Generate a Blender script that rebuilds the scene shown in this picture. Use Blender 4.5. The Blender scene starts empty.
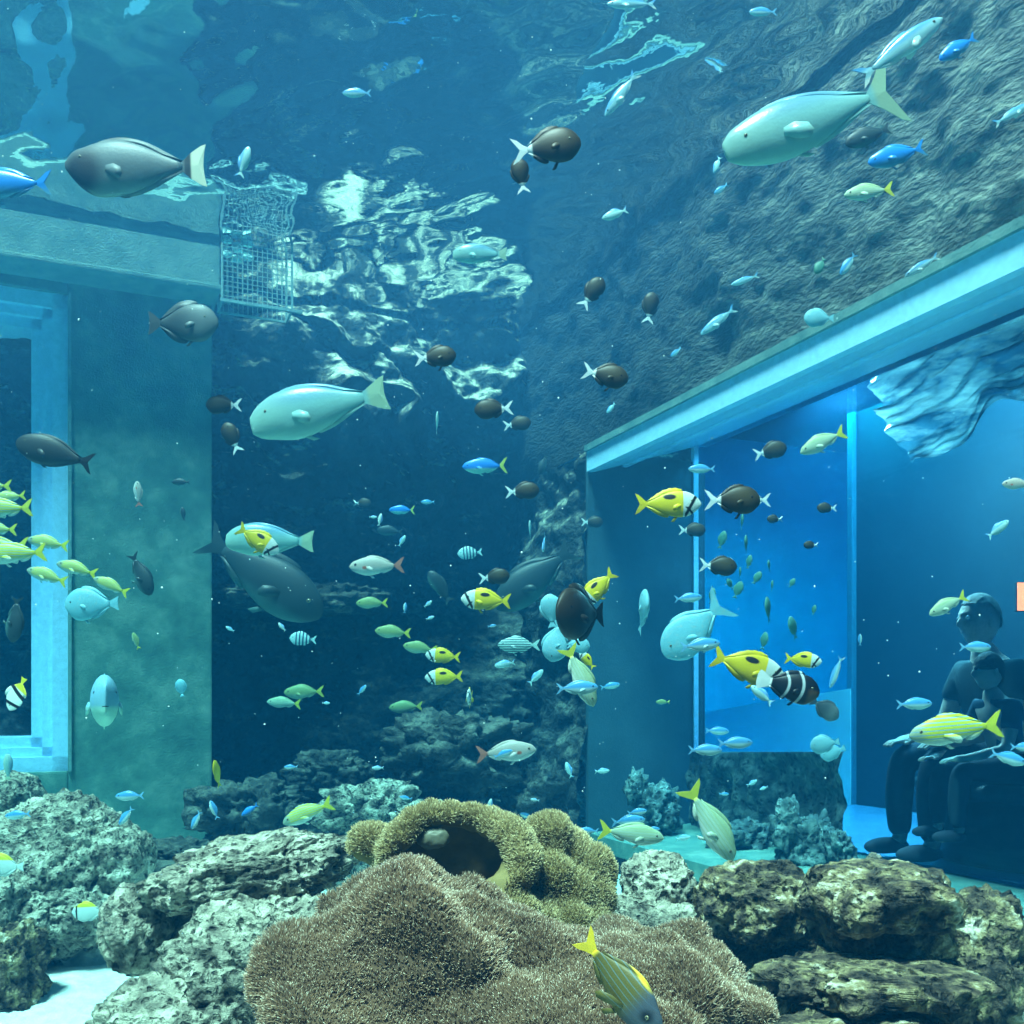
import bpy, bmesh, math, random
import numpy as np
from mathutils import Vector, Matrix, Euler

S = bpy.context.scene
COL = S.collection
F = 970.0          # focal length in pixels of the 1024 px frame
HZ = 700.0         # image row of the eye level
WATER = 2.27        # height of the water surface over the eye

# ------------------------------------------------------------------ camera
cd = bpy.data.cameras.new('camera')
cd.sensor_width = 36.0
cd.lens = 36.0 * F / 1024.0
cd.shift_y = (HZ - 512.0) / 1024.0
cd.clip_start = 0.02
cd.clip_end = 200
cam = bpy.data.objects.new('camera', cd)
cam.rotation_euler = (math.radians(90), 0, 0)
COL.objects.link(cam)
S.camera = cam

# ------------------------------------------------------------------ world, sun, exposure
S.view_settings.view_transform = 'Standard'
S.view_settings.look = 'None'
S.view_settings.gamma = 1
S.view_settings.exposure = 0.66
try: S.view_settings.use_curve_mapping = False
except Exception: pass
W = bpy.data.worlds.new('world'); S.world = W; W.use_nodes = True
W.node_tree.nodes['Background'].inputs[0].default_value = (0.30, 0.70, 1.0, 1)
W.node_tree.nodes['Background'].inputs[1].default_value = 0.11

def light(name, kind, loc, rot, energy, color, **kw):
    l = bpy.data.lights.new(name, kind); l.energy = energy; l.color = color
    for k, v in kw.items(): setattr(l, k, v)
    o = bpy.data.objects.new(name, l); o.location = loc; o.rotation_euler = rot
    COL.objects.link(o); return o
# daylight falling through the water surface
light('sun', 'SUN', (0, 2, 8), (math.radians(18), math.radians(-11), 0), 13.5, (1.0, 0.95, 0.84), angle=math.radians(14))
# unseen lamps behind the window: two blue room lamps and an added fill
light('unseen_room_light', 'AREA', (3.0, 6.9, 1.9), (0, 0, 0), 190, (0.05, 0.85, 1.0), shape='RECTANGLE', size=2.2, size_y=2.2)
light('unseen_room_light', 'AREA', (2.35, 5.0, 2.2), (0, 0, 0), 90, (0.30, 0.75, 1.0), shape='RECTANGLE', size=0.8, size_y=0.8)
light('unseen_room_light', 'AREA', (1.62, 5.02, 1.62), tuple(Vector((-0.75, 0.85, 1.25)).to_track_quat('Z', 'Y').to_euler()), 75, (0.85, 1.0, 1.0), shape='RECTANGLE', size=0.4, size_y=0.2)  # added lamp, hidden above the window head, to brighten the visitors
S.cycles.max_bounces = 10
S.cycles.transparent_max_bounces = 16
S.cycles.volume_bounces = 0
S.cycles.use_denoising = True
S.cycles.caustics_reflective = False
S.cycles.caustics_refractive = False

# ------------------------------------------------------------------ helpers
def at(px, py, Y):
    return Vector(((px - 512.0) / F * Y, Y, (HZ - py) / F * Y))

def tag(o, label=None, cat=None, group=None, kind=None):
    if label: o['label'] = label
    if cat: o['category'] = cat
    if group: o['group'] = group
    if kind: o['kind'] = kind
    return o

def empty(name, loc=(0, 0, 0), rot=(0, 0, 0)):
    o = bpy.data.objects.new(name, None); o.empty_display_size = 0.05
    o.location = loc; o.rotation_euler = rot
    COL.objects.link(o); return o

def mesh_obj(name, V, Fs, mat=None, parent=None, smooth=True, loc=None):
    me = bpy.data.meshes.new(name)
    V = np.asarray(V, dtype=np.float64)
    me.from_pydata(V.tolist(), [], [tuple(f) for f in Fs])
    me.update()
    if smooth: me.polygons.foreach_set('use_smooth', [True] * len(me.polygons))
    o = bpy.data.objects.new(name, me)
    if mat: me.materials.append(mat)
    if parent: o.parent = parent
    if loc is not None: o.location = loc
    COL.objects.link(o); return o

def quad_mesh(name, V, Q, mat=None, parent=None, smooth=True):
    """V (n,3) array, Q (m,4) or (m,3) int array: fast path"""
    me = bpy.data.meshes.new(name)
    k = Q.shape[1]
    me.vertices.add(len(V)); me.vertices.foreach_set('co', np.asarray(V, np.float32).ravel())
    me.loops.add(Q.size); me.loops.foreach_set('vertex_index', Q.astype(np.int32).ravel())
    me.polygons.add(len(Q))
    me.polygons.foreach_set('loop_start', np.arange(0, Q.size, k, dtype=np.int32))
    me.polygons.foreach_set('loop_total', np.full(len(Q), k, dtype=np.int32))
    me.update(calc_edges=True); me.validate()
    if smooth: me.polygons.foreach_set('use_smooth', [True] * len(me.polygons))
    o = bpy.data.objects.new(name, me)
    if mat: me.materials.append(mat)
    if parent: o.parent = parent
    COL.objects.link(o); return o

def box(bm, c, s, M=None):
    r = bmesh.ops.create_cube(bm, size=1.0)
    for v in r['verts']:
        p = Vector((v.co.x * s[0] + c[0], v.co.y * s[1] + c[1], v.co.z * s[2] + c[2]))
        v.co = M @ p if M else p
    return r['verts']

def bm_obj(name, bm, mat=None, parent=None, smooth=False, bevel=0):
    if bevel:
        bmesh.ops.bevel(bm, geom=bm.edges[:], offset=bevel, segments=2, affect='EDGES', profile=0.7)
    bmesh.ops.recalc_face_normals(bm, faces=bm.faces[:])
    me = bpy.data.meshes.new(name); bm.to_mesh(me); bm.free()
    if mat: me.materials.append(mat)
    if smooth: me.polygons.foreach_set('use_smooth', [True] * len(me.polygons))
    o = bpy.data.objects.new(name, me)
    if parent: o.parent = parent
    COL.objects.link(o); return o

# ---- numpy noise
def _h(ix, iy, iz, s):
    n = (ix * 374761393 + iy * 668265263 + iz * 2147483647 + s * 974634777) & 0xffffffff
    n = ((n ^ (n >> 13)) * 1274126177) & 0xffffffff
    n = (n ^ (n >> 16)) & 0xffffffff
    n = (n * 2246822519) & 0xffffffff
    return ((n ^ (n >> 15)) & 0xffffff) / float(0xffffff)

def vnoise(P, s=0):
    I = np.floor(P).astype(np.int64); f = P - I; f = f * f * f * (f * (f * 6 - 15) + 10)
    r = 0
    for dx in (0, 1):
        for dy in (0, 1):
            for dz in (0, 1):
                w = (f[:, 0] if dx else 1 - f[:, 0]) * (f[:, 1] if dy else 1 - f[:, 1]) * (f[:, 2] if dz else 1 - f[:, 2])
                r = r + w * _h(I[:, 0] + dx, I[:, 1] + dy, I[:, 2] + dz, s)
    return r * 2 - 1

def fbm(P, s=0, o=4, g=0.5, l=2.03):
    a, r = 1.0, 0
    for i in range(o):
        r = r + a * vnoise(P + 17.3 * i, s + i); a *= g; P = P * l
    return r

def cell(P, s=0):
    """distance to the nearest feature point (0..1)"""
    I = np.floor(P).astype(np.int64); best = np.full(len(P), 9.0)
    for dx in (-1, 0, 1):
        for dy in (-1, 0, 1):
            for dz in (-1, 0, 1):
                J = I + np.array([dx, dy, dz])
                c = np.stack([_h(J[:, 0], J[:, 1], J[:, 2], s + k) for k in (11, 12, 13)], 1) + J
                best = np.minimum(best, ((P - c) ** 2).sum(1))
    return np.sqrt(best)

# ------------------------------------------------------------------ materials
def new_mat(name):
    m = bpy.data.materials.new(name); m.use_nodes = True
    nt = m.node_tree; b = nt.nodes['Principled BSDF']
    return m, nt, b

def setin(b, rough=0.6, spec=0.4, **kw):
    b.inputs['Roughness'].default_value = rough
    if 'Specular IOR Level' in b.inputs: b.inputs['Specular IOR Level'].default_value = spec

def noise_mat(name, stops, scale=8, detail=8, rough=0.85, bump=0.3, bscale=None, stretch=None, dist=0.02, spec=0.2, coords='Object'):
    """stops: [(pos, rgb), ...] along a noise"""
    m, nt, b = new_mat(name); setin(b, rough, spec)
    N, L = nt.nodes, nt.links
    tc = N.new('ShaderNodeTexCoord'); mp = N.new('ShaderNodeMapping')
    L.new(tc.outputs[coords], mp.inputs[0])
    if stretch: mp.inputs['Scale'].default_value = stretch
    n1 = N.new('ShaderNodeTexNoise'); n1.inputs['Scale'].default_value = scale; n1.inputs['Detail'].default_value = detail
    n1.inputs['Roughness'].default_value = 0.65
    L.new(mp.outputs[0], n1.inputs['Vector'])
    r = N.new('ShaderNodeValToRGB'); L.new(n1.outputs['Fac'], r.inputs[0])
    e = r.color_ramp.elements
    while len(e) < len(stops): e.new(0.5)
    for el, (p, c) in zip(e, stops): el.position = p; el.color = (*c, 1)
    L.new(r.outputs[0], b.inputs['Base Color'])
    if bump:
        n2 = N.new('ShaderNodeTexNoise'); n2.inputs['Scale'].default_value = bscale or scale * 5; n2.inputs['Detail'].default_value = 6
        L.new(mp.outputs[0], n2.inputs['Vector'])
        bp = N.new('ShaderNodeBump'); bp.inputs['Strength'].default_value = bump; bp.inputs['Distance'].default_value = dist
        L.new(n2.outputs['Fac'], bp.inputs['Height']); L.new(bp.outputs[0], b.inputs['Normal'])
    return m

def plain_mat(name, c, rough=0.5, spec=0.4, bump=0.0, scale=40):
    m = noise_mat(name, [(0.35, tuple(x * 0.9 for x in c)), (0.65, tuple(min(1, x * 1.08) for x in c))], scale=scale, detail=3, rough=rough, bump=bump, spec=spec)
    return m

# the water body: absorbs red first, scatters blue
def water_volume(nt):
    N, L = nt.nodes, nt.links
    sc = N.new('ShaderNodeVolumeScatter'); sc.inputs['Color'].default_value = (0.02, 0.42, 1.0, 1); sc.inputs['Density'].default_value = 0.024
    sc.inputs['Anisotropy'].default_value = 0.0
    ab = N.new('ShaderNodeVolumeAbsorption'); ab.inputs['Color'].default_value = (0.10, 0.72, 0.82, 1); ab.inputs['Density'].default_value = 0.31
    ad = N.new('ShaderNodeAddShader'); L.new(sc.outputs[0], ad.inputs[0]); L.new(ab.outputs[0], ad.inputs[1])
    return ad
def water_side():
    m = bpy.data.materials.new('water_body'); m.use_nodes = True; nt = m.node_tree; nt.nodes.clear()
    out = nt.nodes.new('ShaderNodeOutputMaterial'); t = nt.nodes.new('ShaderNodeBsdfTransparent')
    nt.links.new(t.outputs[0], out.inputs['Surface']); nt.links.new(water_volume(nt).outputs[0], out.inputs['Volume'])
    return m
def water_top():
    m = bpy.data.materials.new('water_surface'); m.use_nodes = True; nt = m.node_tree; nt.nodes.clear()
    N, L = nt.nodes, nt.links
    out = N.new('ShaderNodeOutputMaterial'); t = N.new('ShaderNodeBsdfTransparent'); g = N.new('ShaderNodeBsdfGlossy')
    g.inputs['Roughness'].default_value = 0.02
    fr = N.new('ShaderNodeFresnel'); fr.inputs['IOR'].default_value = 1.333
    tc = N.new('ShaderNodeTexCoord'); nz = N.new('ShaderNodeTexNoise'); nz.inputs['Scale'].default_value = 9; nz.inputs['Detail'].default_value = 3
    bp = N.new('ShaderNodeBump'); bp.inputs['Strength'].default_value = 0.16; bp.inputs['Distance'].default_value = 0.01
    L.new(tc.outputs['Object'], nz.inputs['Vector']); L.new(nz.outputs['Fac'], bp.inputs['Height'])
    L.new(bp.outputs[0], g.inputs['Normal']); L.new(bp.outputs[0], fr.inputs['Normal'])
    mx = N.new('ShaderNodeMixShader'); L.new(fr.outputs[0], mx.inputs[0]); L.new(t.outputs[0], mx.inputs[1]); L.new(g.outputs[0], mx.inputs[2])
    L.new(mx.outputs[0], out.inputs['Surface']); L.new(water_volume(nt).outputs[0], out.inputs['Volume'])
    return m
def glass_mat():
    m = bpy.data.materials.new('acrylic_glass'); m.use_nodes = True; nt = m.node_tree; nt.nodes.clear()
    N, L = nt.nodes, nt.links
    out = N.new('ShaderNodeOutputMaterial'); t = N.new('ShaderNodeBsdfTransparent'); t.inputs[0].default_value = (0.92, 0.97, 1, 1)
    g = N.new('ShaderNodeBsdfGlossy'); g.inputs['Roughness'].default_value = 0.03
    mx = N.new('ShaderNodeMixShader'); mx.inputs[0].default_value = 0.05
    L.new(t.outputs[0], mx.inputs[1]); L.new(g.outputs[0], mx.inputs[2]); L.new(mx.outputs[0], out.inputs['Surface'])
    return m

M_CONC = noise_mat('algae_concrete', [(0.3, (0.045, 0.115, 0.105)), (0.5, (0.085, 0.18, 0.15)), (0.72, (0.20, 0.30, 0.24))], scale=6, bump=0.3, bscale=110, dist=0.01)
M_BEAM = noise_mat('mossy_beam', [(0.3, (0.08, 0.17, 0.17)), (0.6, (0.17, 0.28, 0.26)), (0.8, (0.34, 0.44, 0.40))], scale=9, bump=0.35, bscale=110, dist=0.01)
M_FRAME = plain_mat('pale_blue_frame', (0.40, 0.66, 0.90), rough=0.35)
M_FRAME2 = plain_mat('light_blue_paint', (0.38, 0.68, 0.90), rough=0.4)
M_DARKROCK = noise_mat('dark_back_rock', [(0.35, (0.012, 0.015, 0.015)), (0.6, (0.04, 0.045, 0.04)), (0.8, (0.25, 0.23, 0.18))], scale=6, bump=0.9, bscale=30, dist=0.05)
M_SIDEROCK = noise_mat('rough_algae_wall_shaded', [(0.3, (0.04, 0.05, 0.04)), (0.5, (0.11, 0.13, 0.12)), (0.7, (0.30, 0.34, 0.28))], scale=7, bump=0.9, bscale=30, dist=0.05, stretch=(1, 1, 2.2))
def shade_side(m):
    # painted shade: colour darkens towards the far end (runs along the wall's own length)
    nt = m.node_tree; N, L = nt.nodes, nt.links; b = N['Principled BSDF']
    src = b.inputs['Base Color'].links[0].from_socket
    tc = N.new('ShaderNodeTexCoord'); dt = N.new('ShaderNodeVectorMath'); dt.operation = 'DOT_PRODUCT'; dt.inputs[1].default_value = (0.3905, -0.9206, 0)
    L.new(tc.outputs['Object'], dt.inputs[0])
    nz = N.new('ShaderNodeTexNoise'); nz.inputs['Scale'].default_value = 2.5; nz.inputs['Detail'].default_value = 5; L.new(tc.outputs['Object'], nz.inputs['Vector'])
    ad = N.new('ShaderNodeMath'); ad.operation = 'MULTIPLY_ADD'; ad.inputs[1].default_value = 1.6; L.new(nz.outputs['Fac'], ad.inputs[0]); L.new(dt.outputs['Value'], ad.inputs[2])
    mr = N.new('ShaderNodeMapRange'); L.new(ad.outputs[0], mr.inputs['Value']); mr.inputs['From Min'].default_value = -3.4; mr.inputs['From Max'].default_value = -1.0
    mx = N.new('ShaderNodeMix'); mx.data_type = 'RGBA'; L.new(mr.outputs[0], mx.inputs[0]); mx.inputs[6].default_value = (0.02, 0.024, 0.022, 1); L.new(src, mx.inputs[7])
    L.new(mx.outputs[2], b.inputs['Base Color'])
shade_side(M_SIDEROCK)
def sunlit_tops(m):
    # sunlight painted as pale patches on upward-facing faces, strongest higher up
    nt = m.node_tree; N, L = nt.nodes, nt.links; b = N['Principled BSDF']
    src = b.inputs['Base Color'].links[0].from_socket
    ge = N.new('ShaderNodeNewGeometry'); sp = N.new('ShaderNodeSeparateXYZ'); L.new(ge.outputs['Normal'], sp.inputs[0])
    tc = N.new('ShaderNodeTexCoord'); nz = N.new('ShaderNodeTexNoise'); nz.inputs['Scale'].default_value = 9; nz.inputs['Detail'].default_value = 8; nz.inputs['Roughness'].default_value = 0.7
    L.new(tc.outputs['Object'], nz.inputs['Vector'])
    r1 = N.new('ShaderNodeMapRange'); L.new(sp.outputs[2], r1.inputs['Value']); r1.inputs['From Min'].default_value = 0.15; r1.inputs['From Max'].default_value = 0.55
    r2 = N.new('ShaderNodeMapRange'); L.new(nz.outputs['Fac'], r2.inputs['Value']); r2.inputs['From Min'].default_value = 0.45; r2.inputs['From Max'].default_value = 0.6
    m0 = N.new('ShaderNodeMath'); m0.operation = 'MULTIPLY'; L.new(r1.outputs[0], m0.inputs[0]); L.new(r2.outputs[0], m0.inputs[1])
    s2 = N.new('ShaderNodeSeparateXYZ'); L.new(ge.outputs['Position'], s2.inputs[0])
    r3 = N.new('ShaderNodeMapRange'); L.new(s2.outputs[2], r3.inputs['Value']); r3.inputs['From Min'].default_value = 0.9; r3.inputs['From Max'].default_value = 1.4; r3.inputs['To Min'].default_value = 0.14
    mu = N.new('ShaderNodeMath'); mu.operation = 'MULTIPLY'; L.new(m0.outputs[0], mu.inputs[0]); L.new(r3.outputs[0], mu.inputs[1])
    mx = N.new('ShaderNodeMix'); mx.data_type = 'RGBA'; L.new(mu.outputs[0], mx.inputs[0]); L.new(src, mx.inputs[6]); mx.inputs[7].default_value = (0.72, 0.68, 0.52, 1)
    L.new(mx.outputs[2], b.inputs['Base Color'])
sunlit_tops(M_DARKROCK)
M_ROCK = noise_mat('reef_rock', [(0.34, (0.06, 0.055, 0.045)), (0.45, (0.20, 0.185, 0.145)), (0.54, (0.38, 0.35, 0.27)), (0.68, (0.64, 0.60, 0.48))], scale=16, bump=1.0, bscale=80, dist=0.02)
M_ROCKD = noise_mat('encrusted_reef_rock', [(0.38, (0.015, 0.013, 0.012)), (0.48, (0.09, 0.065, 0.045)), (0.57, (0.26, 0.20, 0.10)), (0.66, (0.62, 0.54, 0.42))], scale=17, bump=1.0, bscale=80, dist=0.02)
M_TEALROCK = noise_mat('teal_recess_rock', [(0.36, (0.02, 0.035, 0.04)), (0.52, (0.07, 0.11, 0.11)), (0.7, (0.24, 0.32, 0.30))], scale=12, bump=0.8, bscale=60, dist=0.01)
def pitted(m, scale, depth=0.012, dark=0.12):
    # small holes, coloured darker inside
    nt = m.node_tree; N, L = nt.nodes, nt.links; b = N['Principled BSDF']
    src = b.inputs['Base Color'].links[0].from_socket; old = b.inputs['Normal'].links[0].from_socket
    tc = N.new('ShaderNodeTexCoord'); nz = N.new('ShaderNodeTexNoise'); nz.inputs['Scale'].default_value = scale * .6; L.new(tc.outputs['Object'], nz.inputs['Vector'])
    mv = N.new('ShaderNodeMix'); mv.data_type = 'VECTOR'; mv.inputs[0].default_value = 0.06; L.new(tc.outputs['Object'], mv.inputs[4]); L.new(nz.outputs['Color'], mv.inputs[5])
    vo = N.new('ShaderNodeTexVoronoi'); vo.inputs['Scale'].default_value = scale; L.new(mv.outputs[1], vo.inputs['Vector'])
    r = N.new('ShaderNodeMapRange'); L.new(vo.outputs['Distance'], r.inputs['Value']); r.inputs['From Min'].default_value = 0.14; r.inputs['From Max'].default_value = 0.42; r.inputs['To Min'].default_value = dark
    mx = N.new('ShaderNodeMix'); mx.data_type = 'RGBA'; mx.blend_type = 'MULTIPLY'; mx.inputs[0].default_value = 1; L.new(src, mx.inputs[6]); L.new(r.outputs[0], mx.inputs[7]); L.new(mx.outputs[2], b.inputs['Base Color'])
    bp = N.new('ShaderNodeBump'); bp.inputs['Strength'].default_value = 1; bp.inputs['Distance'].default_value = depth; L.new(r.outputs[0], bp.inputs['Height']); L.new(old, bp.inputs['Normal']); L.new(bp.outputs[0], b.inputs['Normal'])
pitted(M_ROCK, 46, 0.010, 0.22); pitted(M_ROCKD, 48, 0.010, 0.25); pitted(M_TEALROCK, 30, 0.015, 0.35)
M_SAND = noise_mat('white_sand', [(0.3, (0.52, 0.52, 0.46)), (0.7, (0.78, 0.77, 0.70))], scale=30, bump=0.4, bscale=160, dist=0.01)
M_ROOM = plain_mat('blue_room_wall', (0.25, 0.60, 0.85), rough=0.6, scale=2)
M_ROOMF = plain_mat('blue_room_floor', (0.20, 0.50, 0.85), rough=0.25, scale=3)
M_DARK = plain_mat('dark_panel', (0.02, 0.05, 0.07), rough=0.6, scale=3)
M_GLASS = glass_mat()
M_JAMB = noise_mat('dull_blue_jamb', [(0.3, (0.02, 0.055, 0.075)), (0.7, (0.035, 0.085, 0.11))], scale=4, bump=0.2, bscale=90, dist=0.01)

# ------------------------------------------------------------------ the tank: two wall directions, square to each other
U = Vector((0.9206, 0.3905, 0.0))      # along left and back walls
Vd = Vector((-0.3905, 0.9206, 0.0))    # along the right wall, going away
P0 = Vector(((50 - 512) / F * 4.66, 4.66, 0))
def s_on(px, P=P0, D=U):
    k = (px - 512) / F
    return (k * P.y - P.x) / (D.x - D.y * k)
def wall_M(P, D):
    """local x along D, y into the wall (away from camera side), z up"""
    n = Vector((-D.y, D.x, 0))
    return Matrix(((D.x, n.x, 0, P.x), (D.y, n.y, 0, P.y), (0, 0, 1, 0), (0, 0, 0, 1)))
ML = wall_M(P0, U)

def slab(name, M, x0, x1, y0, y1, z0, z1, mat, bevel=0, parent=None):
    bm = bmesh.new(); box(bm, ((x0 + x1) / 2, (y0 + y1) / 2, (z0 + z1) / 2), (x1 - x0, y1 - y0, z1 - z0), M)
    return bm_obj(name, bm, mat, parent, bevel=bevel)

FLOOR = -0.9
# left wall round its window
xo, xi = s_on(68), s_on(30); xr = s_on(212)
zt, zb, zti, zbi = 1.968, -0.345, 1.80, -0.175
xl = -2.6
bm = bmesh.new()
box(bm, ((xo + xr) / 2, 0.5, (FLOOR + 2.9) / 2), (xr - xo, 1.0, 2.9 - FLOOR), ML)
box(bm, ((xl + xo) / 2, 0.5, (FLOOR + zb) / 2), (xo - xl, 1.0, zb - FLOOR), ML)
box(bm, ((xl + xo) / 2, 0.5, (zt + 2.9) / 2), (xo - xl, 1.0, 2.9 - zt), ML)
tag(bm_obj('wall_left', bm, M_CONC, bevel=0.012), kind='structure')
# window frame (stepped profile) and pane
wl = empty('window_1'); tag(wl, kind='structure')
bm = bmesh.new()
for (a, c, y) in ((0.0, 0.07, 0.03), (0.05, 0.115, 0.06), (0.095, xo - xi, 0.09)):
    xa, xb = xo - c, xo - a
    box(bm, ((xa + xb) / 2, y + 0.25, (zb + a + zt - a) / 2), (xb - xa, 0.5, zt - zb - 2 * a), ML)
    for zz0, zz1 in ((zb + a, zb + c), (zt - c, zt - a)):
        box(bm, ((xl + xb) / 2, y + 0.25, (zz0 + zz1) / 2), (xb - xl, 0.5, zz1 - zz0), ML)
bm_obj('window_frame', bm, M_FRAME, wl)
bm = bmesh.new(); box(bm, ((xl + xi) / 2, 0.30, (zti + zbi) / 2), (xi - xl, 0.03, zti - zbi + 0.02), ML)
bm_obj('pane', bm, M_GLASS, wl)
bm = bmesh.new(); box(bm, (xo + 0.008, -0.004, (zb + zt) / 2), (0.016, 0.02, zt - zb), ML)
bm_obj('seal_strip', bm, M_BEAM, wl)
# beam above the window, standing out from the wall
MB_ = wall_M(P0 - Vector((-U.y, U.x, 0)) * 0.18, U)
PB = P0 - Vector((-U.y, U.x, 0)) * 0.18
xbe = s_on(220, PB)
bm = bmesh.new()
box(bm, ((xl + xbe) / 2, 0.17, (2.015 + 2.6) / 2), (xbe - xl, 0.34, 2.6 - 2.015), MB_)
box(bm, ((xl + xbe) / 2, -0.012, 2.025), (xbe - xl + 0.06, 0.05, 0.028), MB_)
tag(bm_obj('trim_1', bm, M_BEAM, bevel=0.008), kind='structure')
# room behind the left window
slab('wall_left_room', ML, -3.2, 0.9, 2.6, 2.7, -0.9, 2.6, plain_mat('deep_blue_wall', (0.10, 0.45, 0.75), scale=2), 0)['kind'] = 'structure'
light('unseen_room_light', 'AREA', tuple(ML @ Vector((-0.9, 1.6, 1.95))), (math.radians(62), 0, math.radians(23)), 420, (0.05, 0.45, 1.0), size=1.0)

# back wall: rough rock, ledges near the surface
PBk = Vector((0.18, 6.3, 0))
MBk = wall_M(PBk, U)
nx, nz = 420, 380
gx = np.linspace(-3.6, 1.1, nx); gz = np.linspace(FLOOR - 0.1, 2.9, nz)
GX, GZ = np.meshgrid(gx, gz); x = GX.ravel(); z = GZ.ravel()
P3 = np.stack([x, np.zeros_like(x), z], 1)
d = 0.30 * fbm(P3 * 0.9, 3, 3) + 0.13 * fbm(P3 * 3.0, 5, 5) + 0.12 * (0.6 - cell(P3 * np.array([2.2, 1, 3.4]), 8))
# shelving: push out in stepped ledges in the upper left part
reg = np.exp(-((x + 1.25) / 0.75) ** 2) * np.exp(-((z - 1.75) / 0.55) ** 2)
st = z * 3.2 + 0.9 * fbm(P3 * 1.6, 21, 3)
saw = (st - np.floor(st))
d = d + reg * (0.25 + 0.42 * np.clip(1.15 - saw, 0, 1) * np.clip(saw * 9, 0, 1) * (0.6 + 0.6 * vnoise(P3 * 2.6, 31)))
low = np.clip((-0.1 - z) / 0.9, 0, 1)
d = d + low * (0.12 + 0.2 * fbm(P3 * 2.2, 41, 4))
V = np.stack([x, -np.clip(d, -0.2, 1.3), z], 1)
Mn = np.array(MBk)
V = V @ Mn[:3, :3].T + Mn[:3, 3]
idx = np.arange(nx * nz).reshape(nz, nx)
Q = np.stack([idx[:-1, :-1].ravel(), idx[:-1, 1:].ravel(), idx[1:, 1:].ravel(), idx[1:, :-1].ravel()], 1)
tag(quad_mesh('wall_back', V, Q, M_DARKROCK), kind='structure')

# right wall with its big flared window
C = Vector(((590 - 512) / F * 5.2, 5.2, 0))
MR = wall_M(C, -Vd)     # local x comes towards the camera, local y points into the wall (to the right)
# check direction of n for D=-Vd: (-D.y, D.x)
TOPW, LIP, GT, GB, SILL = 1.34, 1.222, 1.43, -0.69, -0.71
GD = 0.68               # depth of the glass behind the wall face
xn = 5.2                # length of the window towards the camera
# upper wall, displaced rock
nx, nz = 520, 180
gx = np.linspace(-1.6, xn, nx); gz = np.linspace(TOPW, 3.0, nz)
def rough_sheet(gx, gz, amp, edge0, seed, mat, name, M):
    GX, GZ = np.meshgrid(gx, gz); x = GX.ravel(); z = GZ.ravel()
    P3 = np.stack([x, np.zeros_like(x), z], 1)
    d = amp * (0.8 * fbm(P3 * 1.6, seed, 3) + 0.35 * fbm(P3 * 7.0, seed + 2, 4) + 0.5 * (0.6 - cell(P3 * np.array([6, 1, 9.0]), seed + 4)))
    d = d * np.clip((z - edge0) / 0.15, 0, 1)
    V = np.stack([x, -np.clip(d, -0.08, 1), z], 1); Mn = np.array(M)
    V = V @ Mn[:3, :3].T + Mn[:3, 3]
    nx, nz = len(gx), len(gz)
    idx = np.arange(nx * nz).reshape(nz, nx)
    Q = np.stack([idx[:-1, :-1].ravel(), idx[:-1, 1:].ravel(), idx[1:, 1:].ravel(), idx[1:, :-1].ravel()], 1)
    return tag(quad_mesh(name, V, Q, mat), kind='structure')
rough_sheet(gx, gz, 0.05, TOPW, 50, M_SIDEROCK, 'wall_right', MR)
# far part of the right wall beyond the window and the strip under it
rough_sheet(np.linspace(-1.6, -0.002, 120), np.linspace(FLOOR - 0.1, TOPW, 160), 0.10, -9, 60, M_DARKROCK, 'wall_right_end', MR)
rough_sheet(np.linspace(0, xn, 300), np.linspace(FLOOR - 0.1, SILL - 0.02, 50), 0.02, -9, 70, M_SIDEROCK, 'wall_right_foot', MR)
def prism(name, M, pts, x0, x1, mat, parent=None):
    """pts: (y, z) outline swept along local x"""
    n = len(pts); V = [M @ Vector((xx, p[0], p[1])) for xx in (x0, x1) for p in pts]
    Fs = [(i, (i + 1) % n, n + (i + 1) % n, n + i) for i in range(n)] + [tuple(range(n))[::-1], tuple(range(n, 2 * n))]
    o = mesh_obj(name, V, Fs, mat, parent, smooth=False)
    b = bmesh.new(); b.from_mesh(o.data); bmesh.ops.recalc_face_normals(b, faces=b.faces[:]); b.to_mesh(o.data); b.free()
    return o
wr = empty('window_2'); tag(wr, kind='structure')
# lip and soffit
prism('window_head', MR, [(-0.02, LIP), (-0.02, TOPW), (GD + 0.06, TOPW + 0.25), (GD + 0.06, GT), (GD, GT), (0.02, LIP)], 0, xn, M_FRAME2, wr)
prism('edge_strip', MR, [(-0.035, TOPW - 0.012), (-0.035, TOPW + 0.02), (0.05, TOPW + 0.05), (0.05, TOPW - 0.012)], 0, xn, M_BEAM, wr)
prism('head_groove', MR, [(0.20, LIP + 0.045), (0.20, LIP + 0.055), (0.225, LIP + 0.055), (0.225, LIP + 0.045)], 0, xn, M_FRAME, wr)
prism('window_sill', MR, [(-0.02, SILL - 0.08), (-0.02, SILL), (GD + 0.03, GB), (GD + 0.03, SILL - 0.08)], 0, xn, M_CONC, wr)
# far jamb
slab('window_jamb', MR, -0.03, 0.0, -0.01, GD + 0.05, FLOOR, TOPW, M_JAMB, 0, wr)
slab('jamb_edge_strip', MR, -0.02, 0.012, GD - 0.03, GD, GB, GT, M_FRAME, 0, wr)
slab('pane', MR, 0.02, xn, GD, GD + 0.06, GB, GT, M_GLASS, 0, wr)

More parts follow.
